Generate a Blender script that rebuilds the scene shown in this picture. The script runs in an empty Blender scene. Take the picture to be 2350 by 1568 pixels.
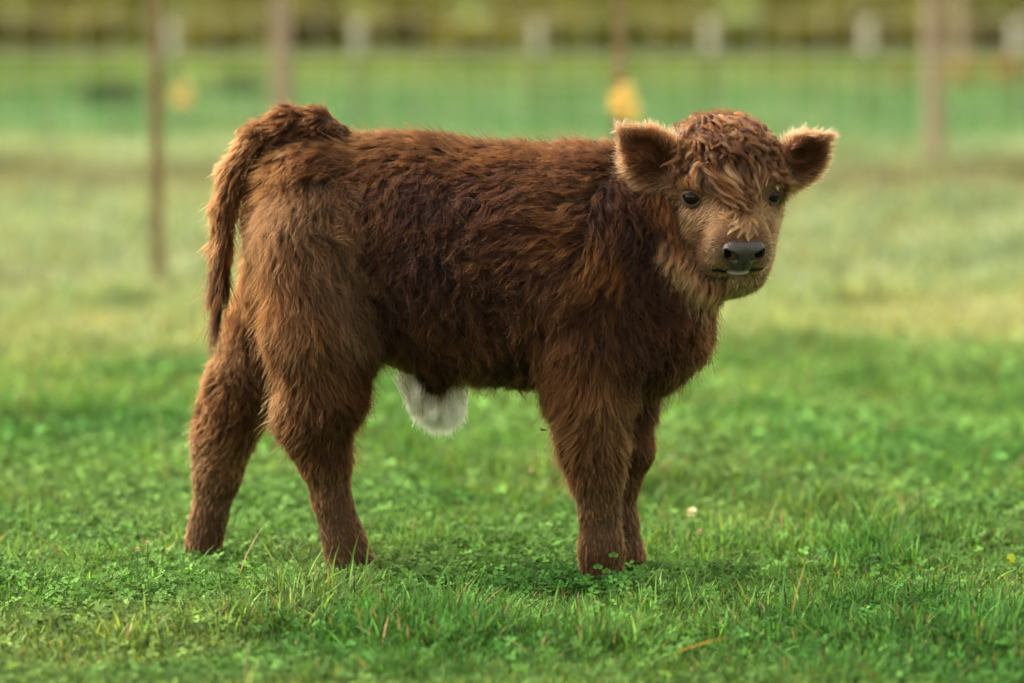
import bpy, bmesh, math, random
import numpy as np
from mathutils import Vector, Matrix
from mathutils.kdtree import KDTree

rng = np.random.default_rng(7)
random.seed(7)
S = bpy.context.scene
COL = S.collection

# ------------------------------------------------------------------ camera
LENS, FW, FH = 135.0, 2350.0, 1568.0
FPX = FW * LENS / 36.0
CAM = np.array([0.0, -6.45, 1.2])
TH = math.radians(7.27)
cam_d = bpy.data.cameras.new('camera')
cam_d.lens = LENS; cam_d.sensor_width = 36; cam_d.clip_start = 0.1; cam_d.clip_end = 1500
cam_d.dof.use_dof = True; cam_d.dof.focus_distance = 6.30; cam_d.dof.aperture_fstop = 1.7
cam_d.dof.aperture_blades = 0
cam = bpy.data.objects.new('camera', cam_d); COL.objects.link(cam)
cam.location = CAM; cam.rotation_euler = (math.pi / 2 - TH, 0, 0)
S.camera = cam

# ------------------------------------------------------------------ light
SUN_EL, SUN_AZ = 47.0, -68.0            # azimuth from +Y (away from the camera) towards +X
w = bpy.data.worlds.new('World'); S.world = w; w.use_nodes = True
nt = w.node_tree; nt.nodes.clear()
sky = nt.nodes.new('ShaderNodeTexSky'); sky.sky_type = 'NISHITA'; sky.sun_disc = False
sky.sun_elevation = math.radians(SUN_EL); sky.sun_rotation = math.radians(SUN_AZ)
sky.dust_density = 4.0; sky.air_density = 1.2; sky.ozone_density = 0.6
hs = nt.nodes.new('ShaderNodeHueSaturation'); hs.inputs['Saturation'].default_value = 0.22
bg = nt.nodes.new('ShaderNodeBackground'); bg.inputs['Strength'].default_value = 0.15
wo = nt.nodes.new('ShaderNodeOutputWorld')
wm = nt.nodes.new('ShaderNodeMix'); wm.data_type = 'RGBA'; wm.blend_type = 'MULTIPLY'; wm.inputs[0].default_value = 1; wm.inputs[7].default_value = (1.14, 1.0, .76, 1)   # thin warm evening overcast
nt.links.new(sky.outputs[0], hs.inputs['Color']); nt.links.new(hs.outputs[0], wm.inputs[6]); nt.links.new(wm.outputs[2], bg.inputs[0]); nt.links.new(bg.outputs[0], wo.inputs[0])
sd = bpy.data.lights.new('sun', 'SUN'); sd.energy = 1.15; sd.angle = math.radians(50); sd.color = (1, 0.90, 0.76)
sun = bpy.data.objects.new('sun', sd); COL.objects.link(sun)
el, az = math.radians(SUN_EL), math.radians(SUN_AZ)
sdir = Vector((math.sin(az) * math.cos(el), math.cos(az) * math.cos(el), math.sin(el)))
sun.rotation_euler = sdir.to_track_quat('Z', 'Y').to_euler()
S.view_settings.view_transform = 'Standard'; S.view_settings.look = 'None'
S.view_settings.exposure = 1.58; S.view_settings.gamma = 1.0
S.render.engine = 'CYCLES'
S.cycles.use_denoising = True; S.cycles.max_bounces = 14; S.cycles.diffuse_bounces = 4; S.cycles.glossy_bounces = 4
S.cycles.transmission_bounces = 12; S.cycles.sample_clamp_indirect = 6
try:
    S.cycles_curves.shape = 'RIBBONS'; S.cycles_curves.subdivisions = 2
except Exception:
    pass

# ------------------------------------------------------------------ helpers
c_, s_ = math.cos(TH), math.sin(TH)
def P(px, py, Y=0.0):
    """the world point seen at a place in the photograph, at depth plane Y"""
    cx, cy = (px - FW / 2) / FPX, (FH / 2 - py) / FPX
    d = np.array([cx, c_ + cy * s_, -s_ + cy * c_])
    return CAM + d * ((Y - CAM[1]) / d[1])
def PIX(p):
    """world points (n,3) -> photo coordinates"""
    q = p - CAM
    z = q[:, 1] * c_ - q[:, 2] * s_
    y = q[:, 1] * s_ + q[:, 2] * c_
    return FW / 2 + FPX * q[:, 0] / z, FH / 2 - FPX * y / z
PXM = FPX / 6.42
def R(px): return px / PXM
def G(px, py):
    """ground point seen at a place in the photograph"""
    cx, cy = (px - FW / 2) / FPX, (FH / 2 - py) / FPX
    d = np.array([cx, c_ + cy * s_, -s_ + cy * c_])
    return CAM + d * (-CAM[2] / d[2])

def tag(o, label=None, cat=None, group=None, kind=None):
    if label: o['label'] = label
    if cat: o['category'] = cat
    if group: o['group'] = group
    if kind: o['kind'] = kind
    return o
def empty(name, loc):
    o = bpy.data.objects.new(name, None); COL.objects.link(o); o.location = loc; o.empty_display_size = .1
    return o
def link(name, data, parent=None, mat=None):
    o = bpy.data.objects.new(name, data); COL.objects.link(o)
    if mat: data.materials.append(mat)
    if parent is not None:
        o.parent = parent; o.location = -parent.location if parent.parent is None else (0, 0, 0)
    return o
def pymesh(name, V, F, parent=None, mat=None, smooth=True):
    me = bpy.data.meshes.new(name); me.from_pydata([tuple(v) for v in V], [], [tuple(f) for f in F]); me.update()
    if smooth: me.polygons.foreach_set('use_smooth', [True] * len(me.polygons))
    return link(name, me, parent, mat)
def npmesh(name, V, F, mat=None, parent=None, col=None, smooth=False):
    """V (n,3); F list of (m,k) index arrays"""
    me = bpy.data.meshes.new(name)
    me.vertices.add(len(V)); me.vertices.foreach_set('co', np.asarray(V, np.float32).ravel())
    loops = np.concatenate([f.ravel() for f in F]); cnt = np.concatenate([np.full(len(f), f.shape[1]) for f in F])
    st = np.concatenate([[0], np.cumsum(cnt)[:-1]])
    me.loops.add(len(loops)); me.loops.foreach_set('vertex_index', loops.astype(np.int32))
    me.polygons.add(len(cnt)); me.polygons.foreach_set('loop_start', st.astype(np.int32))
    me.polygons.foreach_set('loop_total', cnt.astype(np.int32))
    if smooth: me.polygons.foreach_set('use_smooth', np.ones(len(cnt), bool))
    me.update(calc_edges=True)
    if col is not None:
        a = me.attributes.new('tint', 'FLOAT_COLOR', 'POINT')
        a.data.foreach_set('color', np.concatenate([col, np.ones((len(col), 1))], 1).astype(np.float32).ravel())
    return link(name, me, parent, mat)

_tab = rng.random((64, 64, 64)).astype(np.float32)
def vnoise(p, f=1.0, seed=0):
    p = np.asarray(p, np.float64) * f + seed * 17.31 + 1000
    i = np.floor(p).astype(int); t = p - i; t = t * t * (3 - 2 * t); i %= 64; j = (i + 1) % 64
    x0, y0, z0 = i.T; x1, y1, z1 = j.T; a, b, c = t.T
    L = lambda u, v, k: u + (v - u) * k
    return L(L(L(_tab[x0, y0, z0], _tab[x1, y0, z0], a), L(_tab[x0, y1, z0], _tab[x1, y1, z0], a), b),
             L(L(_tab[x0, y0, z1], _tab[x1, y0, z1], a), L(_tab[x0, y1, z1], _tab[x1, y1, z1], a), b), c)
def fbm2(x, y, f, seed=0, o=3):
    p = np.stack([x, y, np.zeros_like(x)], 1); s = 0; a = .5; n = 0
    for k in range(o):
        s = s + a * vnoise(p, f * 2 ** k, seed + k * 3.3); n += a; a *= .5
    return s / n
def norm(v): return v / np.maximum(np.linalg.norm(v, axis=-1, keepdims=True), 1e-9)
def sstep(a, b, x):
    t = np.clip((x - a) / (b - a), 0, 1); return t * t * (3 - 2 * t)

def material(name, rough=.7, spec=.3):
    m = bpy.data.materials.new(name); m.use_nodes = True
    b = m.node_tree.nodes['Principled BSDF']; b.inputs['Roughness'].default_value = rough
    b.inputs['Specular IOR Level'].default_value = spec
    return m, m.node_tree, b
def noisy(name, c1, c2, scale=20, rough=.7, spec=.3, bump=0.0, stretch=(1, 1, 1)):
    m, t, b = material(name, rough, spec)
    tc = t.nodes.new('ShaderNodeTexCoord'); mp = t.nodes.new('ShaderNodeMapping'); mp.inputs['Scale'].default_value = stretch
    n = t.nodes.new('ShaderNodeTexNoise'); n.inputs['Scale'].default_value = scale; n.inputs['Detail'].default_value = 6
    r = t.nodes.new('ShaderNodeValToRGB'); r.color_ramp.elements[0].color = (*c1, 1); r.color_ramp.elements[1].color = (*c2, 1)
    r.color_ramp.elements[0].position = .35; r.color_ramp.elements[1].position = .65
    t.links.new(tc.outputs['Object'], mp.inputs[0]); t.links.new(mp.outputs[0], n.inputs['Vector'])
    t.links.new(n.outputs['Fac'], r.inputs[0]); t.links.new(r.outputs[0], b.inputs['Base Color'])
    if bump:
        bp = t.nodes.new('ShaderNodeBump'); bp.inputs['Strength'].default_value = bump; bp.inputs['Distance'].default_value = .003
        t.links.new(n.outputs['Fac'], bp.inputs['Height']); t.links.new(bp.outputs[0], b.inputs['Normal'])
    return m
def leafmat(name, trans=.35, rough=.5, spec=.35, fixed=None):
    m, t, b = material(name, rough, spec)
    out = t.nodes['Material Output']
    if fixed is None:
        at = t.nodes.new('ShaderNodeAttribute'); at.attribute_name = 'tint'; csrc = at.outputs['Color']
    else:
        rgb = t.nodes.new('ShaderNodeRGB'); rgb.outputs[0].default_value = (*fixed, 1); csrc = rgb.outputs[0]
    t.links.new(csrc, b.inputs['Base Color'])
    tr = t.nodes.new('ShaderNodeBsdfTranslucent'); mul = t.nodes.new('ShaderNodeMix'); mul.data_type = 'RGBA'; mul.blend_type = 'MULTIPLY'
    mul.inputs[0].default_value = 1; t.links.new(csrc, mul.inputs[6]); mul.inputs[7].default_value = (1.25, 1.25, .7, 1)
    t.links.new(mul.outputs[2], tr.inputs[0])
    mx = t.nodes.new('ShaderNodeMixShader'); mx.inputs[0].default_value = trans
    t.links.new(b.outputs[0], mx.inputs[1]); t.links.new(tr.outputs[0], mx.inputs[2]); t.links.new(mx.outputs[0], out.inputs[0])
    return m

# ------------------------------------------------------------------ ground
def height(x, y):
    h = (fbm2(x, y, .9, 1) - .5) * .05 + (fbm2(x, y, 3.5, 2) - .5) * .022
    flat = np.exp(-(x / .75) ** 4 - (y / .45) ** 4)                       # trodden flatter where the calf stands
    return h * (1 - .75 * flat) - .006 * flat - .018 * np.exp(-((y + .2) / 6.0) ** 2)
# what grows where, by distance from the camera: (distance, r, g, b)
BANDS = np.array([
 (0.0,  .090, .165, .036), (5.2,  .155, .185, .060), (5.5, .075, .160, .042), (6.2, .094, .205, .054), (6.9, .108, .215, .060),
 (7.8,  .120, .245, .070), (8.9, .155, .260, .085), (9.4, .345, .360, .175), (10.1, .360, .365, .190), (10.7, .285, .320, .165),
 (11.5, .265, .295, .175), (13.4, .260, .285, .172), (14.0, .195, .180, .105), (14.5, .185, .175, .105), (14.9, .265, .290, .175),
 (15.8, .235, .280, .150), (16.3, .105, .215, .088), (17.6, .120, .225, .105), (18.8, .110, .200, .085), (19.6, .140, .210, .070),
 (21.5, .150, .200, .06), (24, .18, .20, .06), (30, .110, .170, .05), (400, .10, .15, .05)])
def turf_colour(x, y):
    """linear colour of the sward: greener and drier strips across the paddock, broken by patches"""
    n1 = fbm2(x, y, .55, 5); n2 = fbm2(x, y, 2.2, 8); n3 = fbm2(x, y * .5, .35, 12)
    d = y + 6.45 + (n1 - .5) * 1.3 * sstep(6, 10, y + 6.45) + (n2 - .5) * .25
    c = np.stack([np.interp(d, BANDS[:, 0], BANDS[:, k]) for k in (1, 2, 3)], 1)
    far = sstep(8.5, 10.5, d)[:, None]
    lush_shade = sstep(.50, .62, n2)[:, None] * (1 - far * .6)
    dry = sstep(.56, .70, fbm2(x, y, 1.3, 21))[:, None]
    c = c * (1 - lush_shade) + lush_shade * c * np.array([.55, .74, .66])  # deeper green of lush grass plus shade of tall clumps, put into the colour
    c = c * (1 - dry * .22) + dry * .22 * np.array([.25, .25, .11])
    brown = sstep(.56, .68, fbm2(x, y, .8, 31))[:, None] * far * (1 - sstep(13, 15.5, d)[:, None])
    c = c * (1 - brown * .5) + brown * .5 * np.array([.155, .135, .085])
    return c * (.88 + .24 * n3[:, None]) * 1.12 * (np.array([1.0, 1.0, .88]) * (1 - far) + np.array([.90, 1.0, 1.02]) * far)

xs = np.concatenate([-np.geomspace(400, 4.2, 22), np.linspace(-4, 4, 161), np.geomspace(4.2, 400, 22)])
ys = np.concatenate([np.linspace(-9, -1.4, 90), np.linspace(-1.3, 20, 180), np.geomspace(20.5, 600, 26)])
X, Y = np.meshgrid(xs, ys, indexing='ij'); x, y = X.ravel(), Y.ravel()
Z = height(x, y) * np.clip(1 - (y - 10) / 200, 0, 1)
nx, ny = len(xs), len(ys)
I = np.arange(nx * ny).reshape(nx, ny)
Q = np.stack([I[:-1, :-1], I[1:, :-1], I[1:, 1:], I[:-1, 1:]], -1).reshape(-1, 4)
mg, t, b = material('pasture_soil', .95, .1)
at = t.nodes.new('ShaderNodeAttribute'); at.attribute_name = 'tint'
n = t.nodes.new('ShaderNodeTexNoise'); n.inputs['Scale'].default_value = 9; n.inputs['Detail'].default_value = 8
geo = t.nodes.new('ShaderNodeNewGeometry'); t.links.new(geo.outputs['Position'], n.inputs['Vector'])
r = t.nodes.new('ShaderNodeMapRange'); r.inputs[1].default_value = .3; r.inputs[2].default_value = .7; r.inputs[3].default_value = .7; r.inputs[4].default_value = 1.25
t.links.new(n.outputs['Fac'], r.inputs[0])
vm = t.nodes.new('ShaderNodeVectorMath'); vm.operation = 'SCALE'
t.links.new(at.outputs['Color'], vm.inputs[0]); t.links.new(r.outputs[0], vm.inputs['Scale']); t.links.new(vm.outputs[0], b.inputs['Base Color'])
gc = turf_colour(x, y)
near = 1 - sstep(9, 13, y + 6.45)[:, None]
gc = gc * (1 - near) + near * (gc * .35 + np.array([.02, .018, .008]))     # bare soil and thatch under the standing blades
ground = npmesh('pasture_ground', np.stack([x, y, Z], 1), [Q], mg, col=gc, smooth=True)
tag(ground, kind='structure')

# ------------------------------------------------------------------ grass blades
def blades(n, d0, d1, h, wd, power=1.0, margin=.25, side=.35, colvar=.58, seg=2, dry=.05, name='grass_blades', extra=None):
    """scatter n curved blades between two distances from the camera"""
    u = rng.random(n); d = d0 + (d1 - d0) * u ** power
    half = .1335 * d + margin
    wide = rng.random(n) < side
    x = np.where(wide, rng.uniform(-1, 1, n) * (half + .9), rng.uniform(-1, 1, n) * half)
    y = d - 6.45
    c = turf_colour(x, y)
    tuft = fbm2(x, y, 5.0, 41); tall = (.6 + .9 * sstep(.4, .7, tuft)) * (.85 + .4 * sstep(.50, .62, fbm2(x, y, 2.2, 8)))
    hh = h * tall * rng.gamma(9, 1 / 9, n) 
    for (fx, fy) in ((-.265, -.05), (-.515, .09), (.15, -.12), (.2, -.01)): hh = hh * (1 - .5 * np.exp(-(((x - fx) / .07) ** 2 + ((y - fy + .03) / .09) ** 2)))
    z = height(x, y)
    a = rng.uniform(0, 2 * np.pi, n); dirv = np.stack([np.cos(a), np.sin(a)], 1)
    a2 = a + np.pi / 2 + rng.normal(0, .5, n); side_v = np.stack([np.cos(a2), np.sin(a2)], 1)
    lean = np.abs(rng.normal(.60, .42, n)); ww = wd * rng.uniform(.6, 1.4, n)
    root = np.stack([x, y, z - .004], 1)
    lv = []; 
    K = seg + 1
    V = np.zeros((n, 2 * seg + 1, 3))
    for k in range(seg):
        t_ = k / seg
        cpos = root.copy(); cpos[:, :2] += dirv * (lean * hh * t_ ** 1.7)[:, None]; cpos[:, 2] += hh * t_ * (1 - .25 * lean * t_)
        wk = ww * (1 - .55 * t_ ** 2)
        V[:, 2 * k] = cpos; V[:, 2 * k, :2] -= side_v * (wk / 2)[:, None]
        V[:, 2 * k + 1] = cpos; V[:, 2 * k + 1, :2] += side_v * (wk / 2)[:, None]
    tip = root.copy(); tip[:, :2] += dirv * (lean * hh)[:, None]; tip[:, 2] += hh * (1 - .25 * lean)
    V[:, -1] = tip
    base = np.arange(n)[:, None] * (2 * seg + 1)
    Fq = [base + np.array([[2 * k, 2 * k + 1, 2 * k + 3, 2 * k + 2]]) for k in range(seg - 1)]
    Ft = base + np.array([[2 * seg - 2, 2 * seg - 1, 2 * seg]])
    v = rng.lognormal(0, colvar, n)[:, None]
    hue = rng.normal(0, .12, n)
    c = c * v * np.stack([1 + hue * 1.3, 1 + hue * .2, 1 - hue], 1)
    isdry = rng.random(n) < dry
    c[isdry] = np.array([.34, .27, .13]) * rng.uniform(.6, 1.2, (isdry.sum(), 1))
    cc = np.repeat(c[:, None, :], 2 * seg + 1, 1)
    cc[:, :2] *= .8                                                        # each blade is darker at its root end
    o = npmesh(name, V.reshape(-1, 3), [*(f for f in Fq), Ft], GRASS, col=np.clip(cc, .004, .7).reshape(-1, 3))
    return o
GRASS = leafmat('grass_blade', .35, .65, .2)
tag(blades(205000, 4.9, 7.1, .029, .0033, seg=3), 'short green grass blades of the near pasture around the hooves', kind='stuff')
tag(blades(2600, 5.0, 7.6, .062, .0032, seg=4, colvar=.3), 'single taller grass blades that stick out of the near pasture', kind='stuff')
tag(blades(120000, 7.0, 10.5, .030, .0046, colvar=.42, power=1.2, side=.25, name='grass_blades'), 'green grass of the middle pasture behind the calf', kind='stuff')
tag(blades(120000, 10.3, 24, .045, .010, colvar=.3, power=1.2, margin=.4, side=.3, dry=.03, name='grass_blades'), 'pale blurred grass of the far pasture below the fence', kind='stuff')

# ------------------------------------------------------------------ clover carpet
CLOV = leafmat('clover_leaf', .3, .75, .12)
def clover(n, d0, d1, size, hmean, name='clover_leaves'):
    d = rng.uniform(d0, d1, n * 3); half = .1335 * d + .3
    x = rng.uniform(-1, 1, n * 3) * (half + .25 * (rng.random(n * 3) < .3)); y = d - 6.45
    m_ = fbm2(x, y, 1.6, 61) + .25 * (fbm2(x, y, 7, 62) - .5) + .10 * sstep(1.0, -.2, np.abs(x) * 1.0) > .50
    keep = np.where(m_ | (rng.random(n * 3) < .12))[0][:n]
    x, y = x[keep], y[keep]; n = len(x)
    z = height(x, y); h = hmean * rng.uniform(.55, 1.35, n)
    nrm = norm(np.stack([rng.normal(0, .5, n), rng.normal(-.25, .5, n), np.ones(n)], 1))
    ref = np.array([1., 0, 0]); e1 = norm(ref - nrm * (nrm @ ref)[:, None]); e2 = np.cross(nrm, e1)
    a0 = rng.uniform(0, 2 * np.pi, n); sz = size * rng.uniform(.6, 1.25, n)
    cen = np.stack([x, y, z + h], 1); cen[:, :2] += rng.normal(0, .006, (n, 2))
    prof = np.array([(0, 0, 0), (.55, .42, .10), (.95, .34, .16), (1.0, 0, .02), (.95, -.34, .16), (.55, -.42, .10)])  # along, across, lift
    V = np.zeros((n, 3, 6, 3))
    for k in range(3):
        ang = a0 + k * 2 * np.pi / 3 + rng.normal(0, .12, n)
        ax = e1 * np.cos(ang)[:, None] + e2 * np.sin(ang)[:, None]; pr = -e1 * np.sin(ang)[:, None] + e2 * np.cos(ang)[:, None]
        fold = rng.uniform(-.2, .7, n)
        for j, (al, ac, li) in enumerate(prof):
            V[:, k, j] = cen + ax * (al * sz)[:, None] + pr * (ac * sz)[:, None] + nrm * (li * sz * (.6 + fold) + al * fold * sz * .25)[:, None]
    base = np.arange(n * 3)[:, None] * 6
    F1 = base + np.array([[0, 1, 2, 3]]); F2 = base + np.array([[0, 3, 4, 5]])
    # stalks
    st = np.zeros((n, 3, 3)); st[:, 0] = np.stack([x - .0006, y, z], 1); st[:, 1] = np.stack([x + .0006, y, z], 1); st[:, 2] = cen
    b2 = n * 18 + np.arange(n)[:, None] * 3; F3 = b2 + np.array([[0, 1, 2]])
    c = turf_colour(x, y) * np.array([.88, .94, .95]) * rng.lognormal(-.05, .40, n)[:, None]
    cc = np.concatenate([np.repeat(c, 18, 0), np.repeat(c * .9, 3, 0)])
    return npmesh(name, np.concatenate([V.reshape(-1, 3), st.reshape(-1, 3)]), [F1, F2, F3], CLOV, col=np.clip(cc, .004, .6))
tag(clover(46000, 4.95, 7.4, .0092, .023), 'low clover leaves mixed into the grass in front of and under the calf', kind='stuff')
tag(clover(9000, 7.3, 9.6, .012, .024), 'clover leaves in the blurred grass behind the calf', kind='stuff')

# ------------------------------------------------------------------ calf: signed distance body
class Prim: pass
def cone(a, ra, b, rb, ys=1.0, k=.03, sub=False, grp='body'):
    p = Prim(); p.kind = 'cone'; p.a = np.array(a); p.b = np.array(b); p.ra = ra; p.rb = rb; p.ys = ys; p.k = k; p.sub = sub; p.grp = grp; return p
def ell(c, rad, M=None, k=.02, sub=False, grp='body'):
    p = Prim(); p.kind = 'ell'; p.c = np.array(c); p.r = np.array(rad); p.M = np.eye(3) if M is None else np.array(M); p.k = k; p.sub = sub; p.grp = grp; return p
def bounds(p, pad):
    if p.kind == 'cone':
        r_ = max(p.ra, p.rb); return np.minimum(p.a, p.b) - r_ - pad, np.maximum(p.a, p.b) + r_ + pad
    e = np.sqrt(((p.M.T * p.r) ** 2).sum(1)); return p.c - e - pad, p.c + e + pad
def dist(p, X, Y, Z):
    if p.kind == 'cone':
        sc = np.array([1, 1 / p.ys, 1]); ba = (p.b - p.a) * sc; L2 = ba @ ba
        qx, qy, qz = X - p.a[0], (Y - p.a[1]) / p.ys, Z - p.a[2]
        t_ = np.clip((qx * ba[0] + qy * ba[1] + qz * ba[2]) / L2, 0, 1)
        return (np.sqrt((qx - t_ * ba[0]) ** 2 + (qy - t_ * ba[1]) ** 2 + (qz - t_ * ba[2]) ** 2) - (p.ra + (p.rb - p.ra) * t_)) * min(1, .5 + .5 * p.ys)
    qx, qy, qz = X - p.c[0], Y - p.c[1], Z - p.c[2]
    l = [(p.M[i, 0] * qx + p.M[i, 1] * qy + p.M[i, 2] * qz) / p.r[i] for i in range(3)]
    k0 = np.sqrt(l[0] ** 2 + l[1] ** 2 + l[2] ** 2) + 1e-9
    k1 = np.sqrt(sum((l[i] / p.r[i]) ** 2 for i in range(3))) + 1e-9
    return k0 * (k0 - 1) / k1
def field(prims, gx, gy, gz, pad=.05, base=.06):
    F = np.full((len(gx), len(gy), len(gz)), base)
    for p in prims:
        lo, hi = bounds(p, pad)
        ix = slice(*np.searchsorted(gx, [lo[0], hi[0]])); iy = slice(*np.searchsorted(gy, [lo[1], hi[1]])); iz = slice(*np.searchsorted(gz, [lo[2], hi[2]]))
        D = dist(p, gx[ix][:, None, None], gy[iy][None, :, None], gz[iz][None, None, :])
        A = F[ix, iy, iz]
        if p.sub:
            h_ = np.clip(.5 - .5 * (A + D) / p.k, 0, 1); F[ix, iy, iz] = A * (1 - h_) - D * h_ + p.k * h_ * (1 - h_)
        else:
            h_ = np.clip(.5 + .5 * (A - D) / p.k, 0, 1); F[ix, iy, iz] = A * (1 - h_) + D * h_ - p.k * h_ * (1 - h_)
    return F
def surface_net(F, gx, gy, gz):
    n_ = np.array(F.shape); s = F < 0
    acc = np.zeros((*(n_ - 1), 3), np.float32); cnt = np.zeros(n_ - 1, np.float32); g = (gx, gy, gz); quads = []
    cell = lambda i: (i[0] * (n_[1] - 1) + i[1]) * (n_[2] - 1) + i[2]
    accf = acc.reshape(-1, 3); cntf = cnt.ravel()
    for ax in range(3):
        sl0 = [slice(None)] * 3; sl1 = [slice(None)] * 3; sl0[ax] = slice(0, -1); sl1[ax] = slice(1, None)
        e = np.argwhere(s[tuple(sl0)] != s[tuple(sl1)])
        o1, o2 = [a for a in range(3) if a != ax]
        e = e[(e[:, o1] > 0) & (e[:, o1] < n_[o1] - 1) & (e[:, o2] > 0) & (e[:, o2] < n_[o2] - 1)]
        e1 = e.copy(); e1[:, ax] += 1
        f0, f1 = F[tuple(e.T)], F[tuple(e1.T)]; t_ = f0 / (f0 - f1)
        pos = np.stack([g[a][e[:, a]] for a in range(3)], 1).astype(np.float64)
        pos[:, ax] += t_ * (g[ax][e1[:, ax]] - g[ax][e[:, ax]])
        ids = []
        for da, db in ((0, 0), (-1, 0), (-1, -1), (0, -1)):
            c = e.copy(); c[:, o1] += da; c[:, o2] += db; ci = cell(c.T); ids.append(ci)
            for q in range(3): accf[:, q] += np.bincount(ci, pos[:, q], minlength=len(cntf))
            cntf += np.bincount(ci, minlength=len(cntf))
        qd = np.stack(ids, 1); flip = (f0 < 0) ^ (ax == 1); qd[~flip] = qd[~flip][:, ::-1]; quads.append(qd)
    used = np.where(cntf > 0)[0]; remap = np.zeros(len(cntf), np.int64); remap[used] = np.arange(len(used))
    return accf[used] / cntf[used, None], remap[np.concatenate(quads)]

# ---- head frame: s = towards the right of the photo, u = up, f = out along the muzzle
PSI, PHI = math.radians(14), math.radians(24)
Hf = np.array([math.sin(PSI) * math.cos(PHI), -math.cos(PSI) * math.cos(PHI), -math.sin(PHI)])
Hu = np.array([math.sin(PSI) * math.sin(PHI), -math.cos(PSI) * math.sin(PHI), math.cos(PHI)])
Hs = np.array([math.cos(PSI), math.sin(PSI), 0.0])
HM = np.stack([Hs, Hu, Hf])
HO = P(1676, 445, -.12)
def H(s, u, f): return HO + Hs * s + Hu * u + Hf * f
def toH(p): return (p - HO) @ HM.T

def chain(pts, grp='body', k=.03, ys=1.0):
    out = []
    for (x0, y0, Y0, r0), (x1, y1, Y1, r1) in zip(pts[:-1], pts[1:]):
        out.append(cone(P(x0, y0, Y0), R(r0), P(x1, y1, Y1), R(r1), ys, k, grp=grp))
    return out
PR = []
# trunk
PR += chain([(745, 500, .03, 165), (905, 562, .02, 233), (1060, 602, 0, 246), (1250, 612, -.03, 247), (1385, 610, -.05, 240)], ys=.66, k=.05)
PR += chain([(1370, 640, -.05, 225), (1455, 735, -.06, 168)], ys=.70, k=.05)
PR += chain([(1400, 520, -.05, 165), (1600, 450, -.055, 105)], ys=.75, k=.05, grp='neck')
PR += chain([(1430, 640, -.05, 190), (1585, 560, -.065, 100)], ys=.70, k=.05, grp='neck')
PR += chain([(716, 430, .03, 115), (704, 600, .03, 108)], ys=1.0, k=.05)
# hind legs
PR += chain([(738, 560, -.03, 146), (745, 760, -.055, 122), (738, 895, -.06, 88), (718, 955, -.06, 68), (734, 1020, -.055, 48), (748, 1075, -.055, 40), (763, 1150, -.05, 35), (785, 1225, -.05, 37), (803, 1285, -.05, 42), (808, 1336, -.05, 46)], grp='leg', ys=.72)
PR += chain([(668, 620, .09, 98), (618, 770, .09, 86), (560, 880, .09, 72), (530, 950, .09, 62), (508, 1020, .09, 56), (498, 1100, .09, 44), (480, 1185, .09, 33), (468, 1245, .09, 31), (468, 1306, .09, 37)], grp='leg', ys=.72)
PR += chain([(712, 975, -.058, 38), (706, 1000, -.058, 26)], grp='leg', k=.02)          # point of the hock
# front legs
PR += chain([(1370, 690, -.09, 150), (1362, 800, -.11, 115), (1355, 900, -.12, 86), (1365, 1000, -.12, 66), (1372, 1055, -.12, 55), (1373, 1110, -.12, 42), (1376, 1180, -.12, 36), (1380, 1260, -.12, 42), (1380, 1342, -.12, 46)], grp='leg', ys=.75)
PR += chain([(1440, 820, .0, 90), (1440, 920, -.01, 55), (1448, 1000, -.01, 36), (1452, 1040, -.01, 38), (1432, 1110, -.01, 26), (1430, 1200, -.01, 26), (1440, 1270, -.01, 29), (1450, 1330, -.01, 33)], grp='leg', ys=.9)
# loose fur of the cheek and throat behind the face
PR += chain([(1510, 445, -.085, 60), (1522, 520, -.095, 62), (1550, 590, -.105, 60), (1630, 640, -.12, 46)], grp='ruff', k=.012)
# tail
PR += chain([(782, 322, .02, 28), (728, 295, .02, 37), (662, 290, .02, 36), (592, 325, .02, 33), (540, 395, .02, 27), (517, 470, .02, 22), (508, 560, .02, 18), (505, 650, .02, 13), (502, 700, .02, 7)], grp='tail', k=.010)
# sheath
PR += chain([(1000, 850, -.01, 50), (1008, 885, -.01, 26), (1005, 905, -.01, 12)], grp='sheath', k=.02)
# head
hd = dict(grp='head')
PR += [ell(H(0, .036, -.055), (.083, .066, .080), HM, k=.03, **hd),
       ell(H(0, .060, -.050), (.068, .034, .055), HM, k=.03, **hd),
       cone(H(0, .0, -.02), .066, H(0, -.046, .062), .042, 1, .03, **hd),
       ell(H(0, -.057, .071), (.057, .040, .028), HM, k=.025, **hd),
       ell(H(-.032, -.080, .070), (.026, .024, .026), HM, k=.02, **hd), ell(H(.032, -.080, .070), (.026, .024, .026), HM, k=.02, **hd),
       cone(H(-.056, -.055, -.050), .044, H(-.028, -.122, .036), .032, 1, .03, **hd),
       cone(H(.062, -.055, -.050), .046, H(.036, -.120, .036), .033, 1, .03, **hd),
       ell(H(.006, -.130, .052), (.038, .029, .028), HM, k=.02, **hd),
       ell(H(-.052, -.045, .0), (.030, .035, .038), HM, k=.03, **hd), ell(H(.052, -.045, .0), (.030, .035, .038), HM, k=.03, **hd),
       ell(H(-.060, .022, -.006), (.026, .016, .030), HM, k=.02, **hd), ell(H(.060, .022, -.006), (.026, .016, .030), HM, k=.02, **hd),
       ell(H(0, -.0925, .095), (.044, .0042, .038), HM, k=.005, sub=True, **hd)]      # the mouth line
EYES = [H(-.0660, -.001, .0045), H(.0660, -.001, .0045)]
ER = .0165
for sg_, e in zip((-1, 1), EYES):
    lk_ = norm(Hf * .86 + Hs * sg_ * .5 + Hu * .05)
    PR += [ell(e - lk_ * .004, (ER * 1.12, ER * 1.12, ER * 1.12), k=.012, **hd), ell(e + lk_ * .012, (ER * .98, ER * .86, ER * .98), k=.005, sub=True, **hd)]
EAR = []
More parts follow.
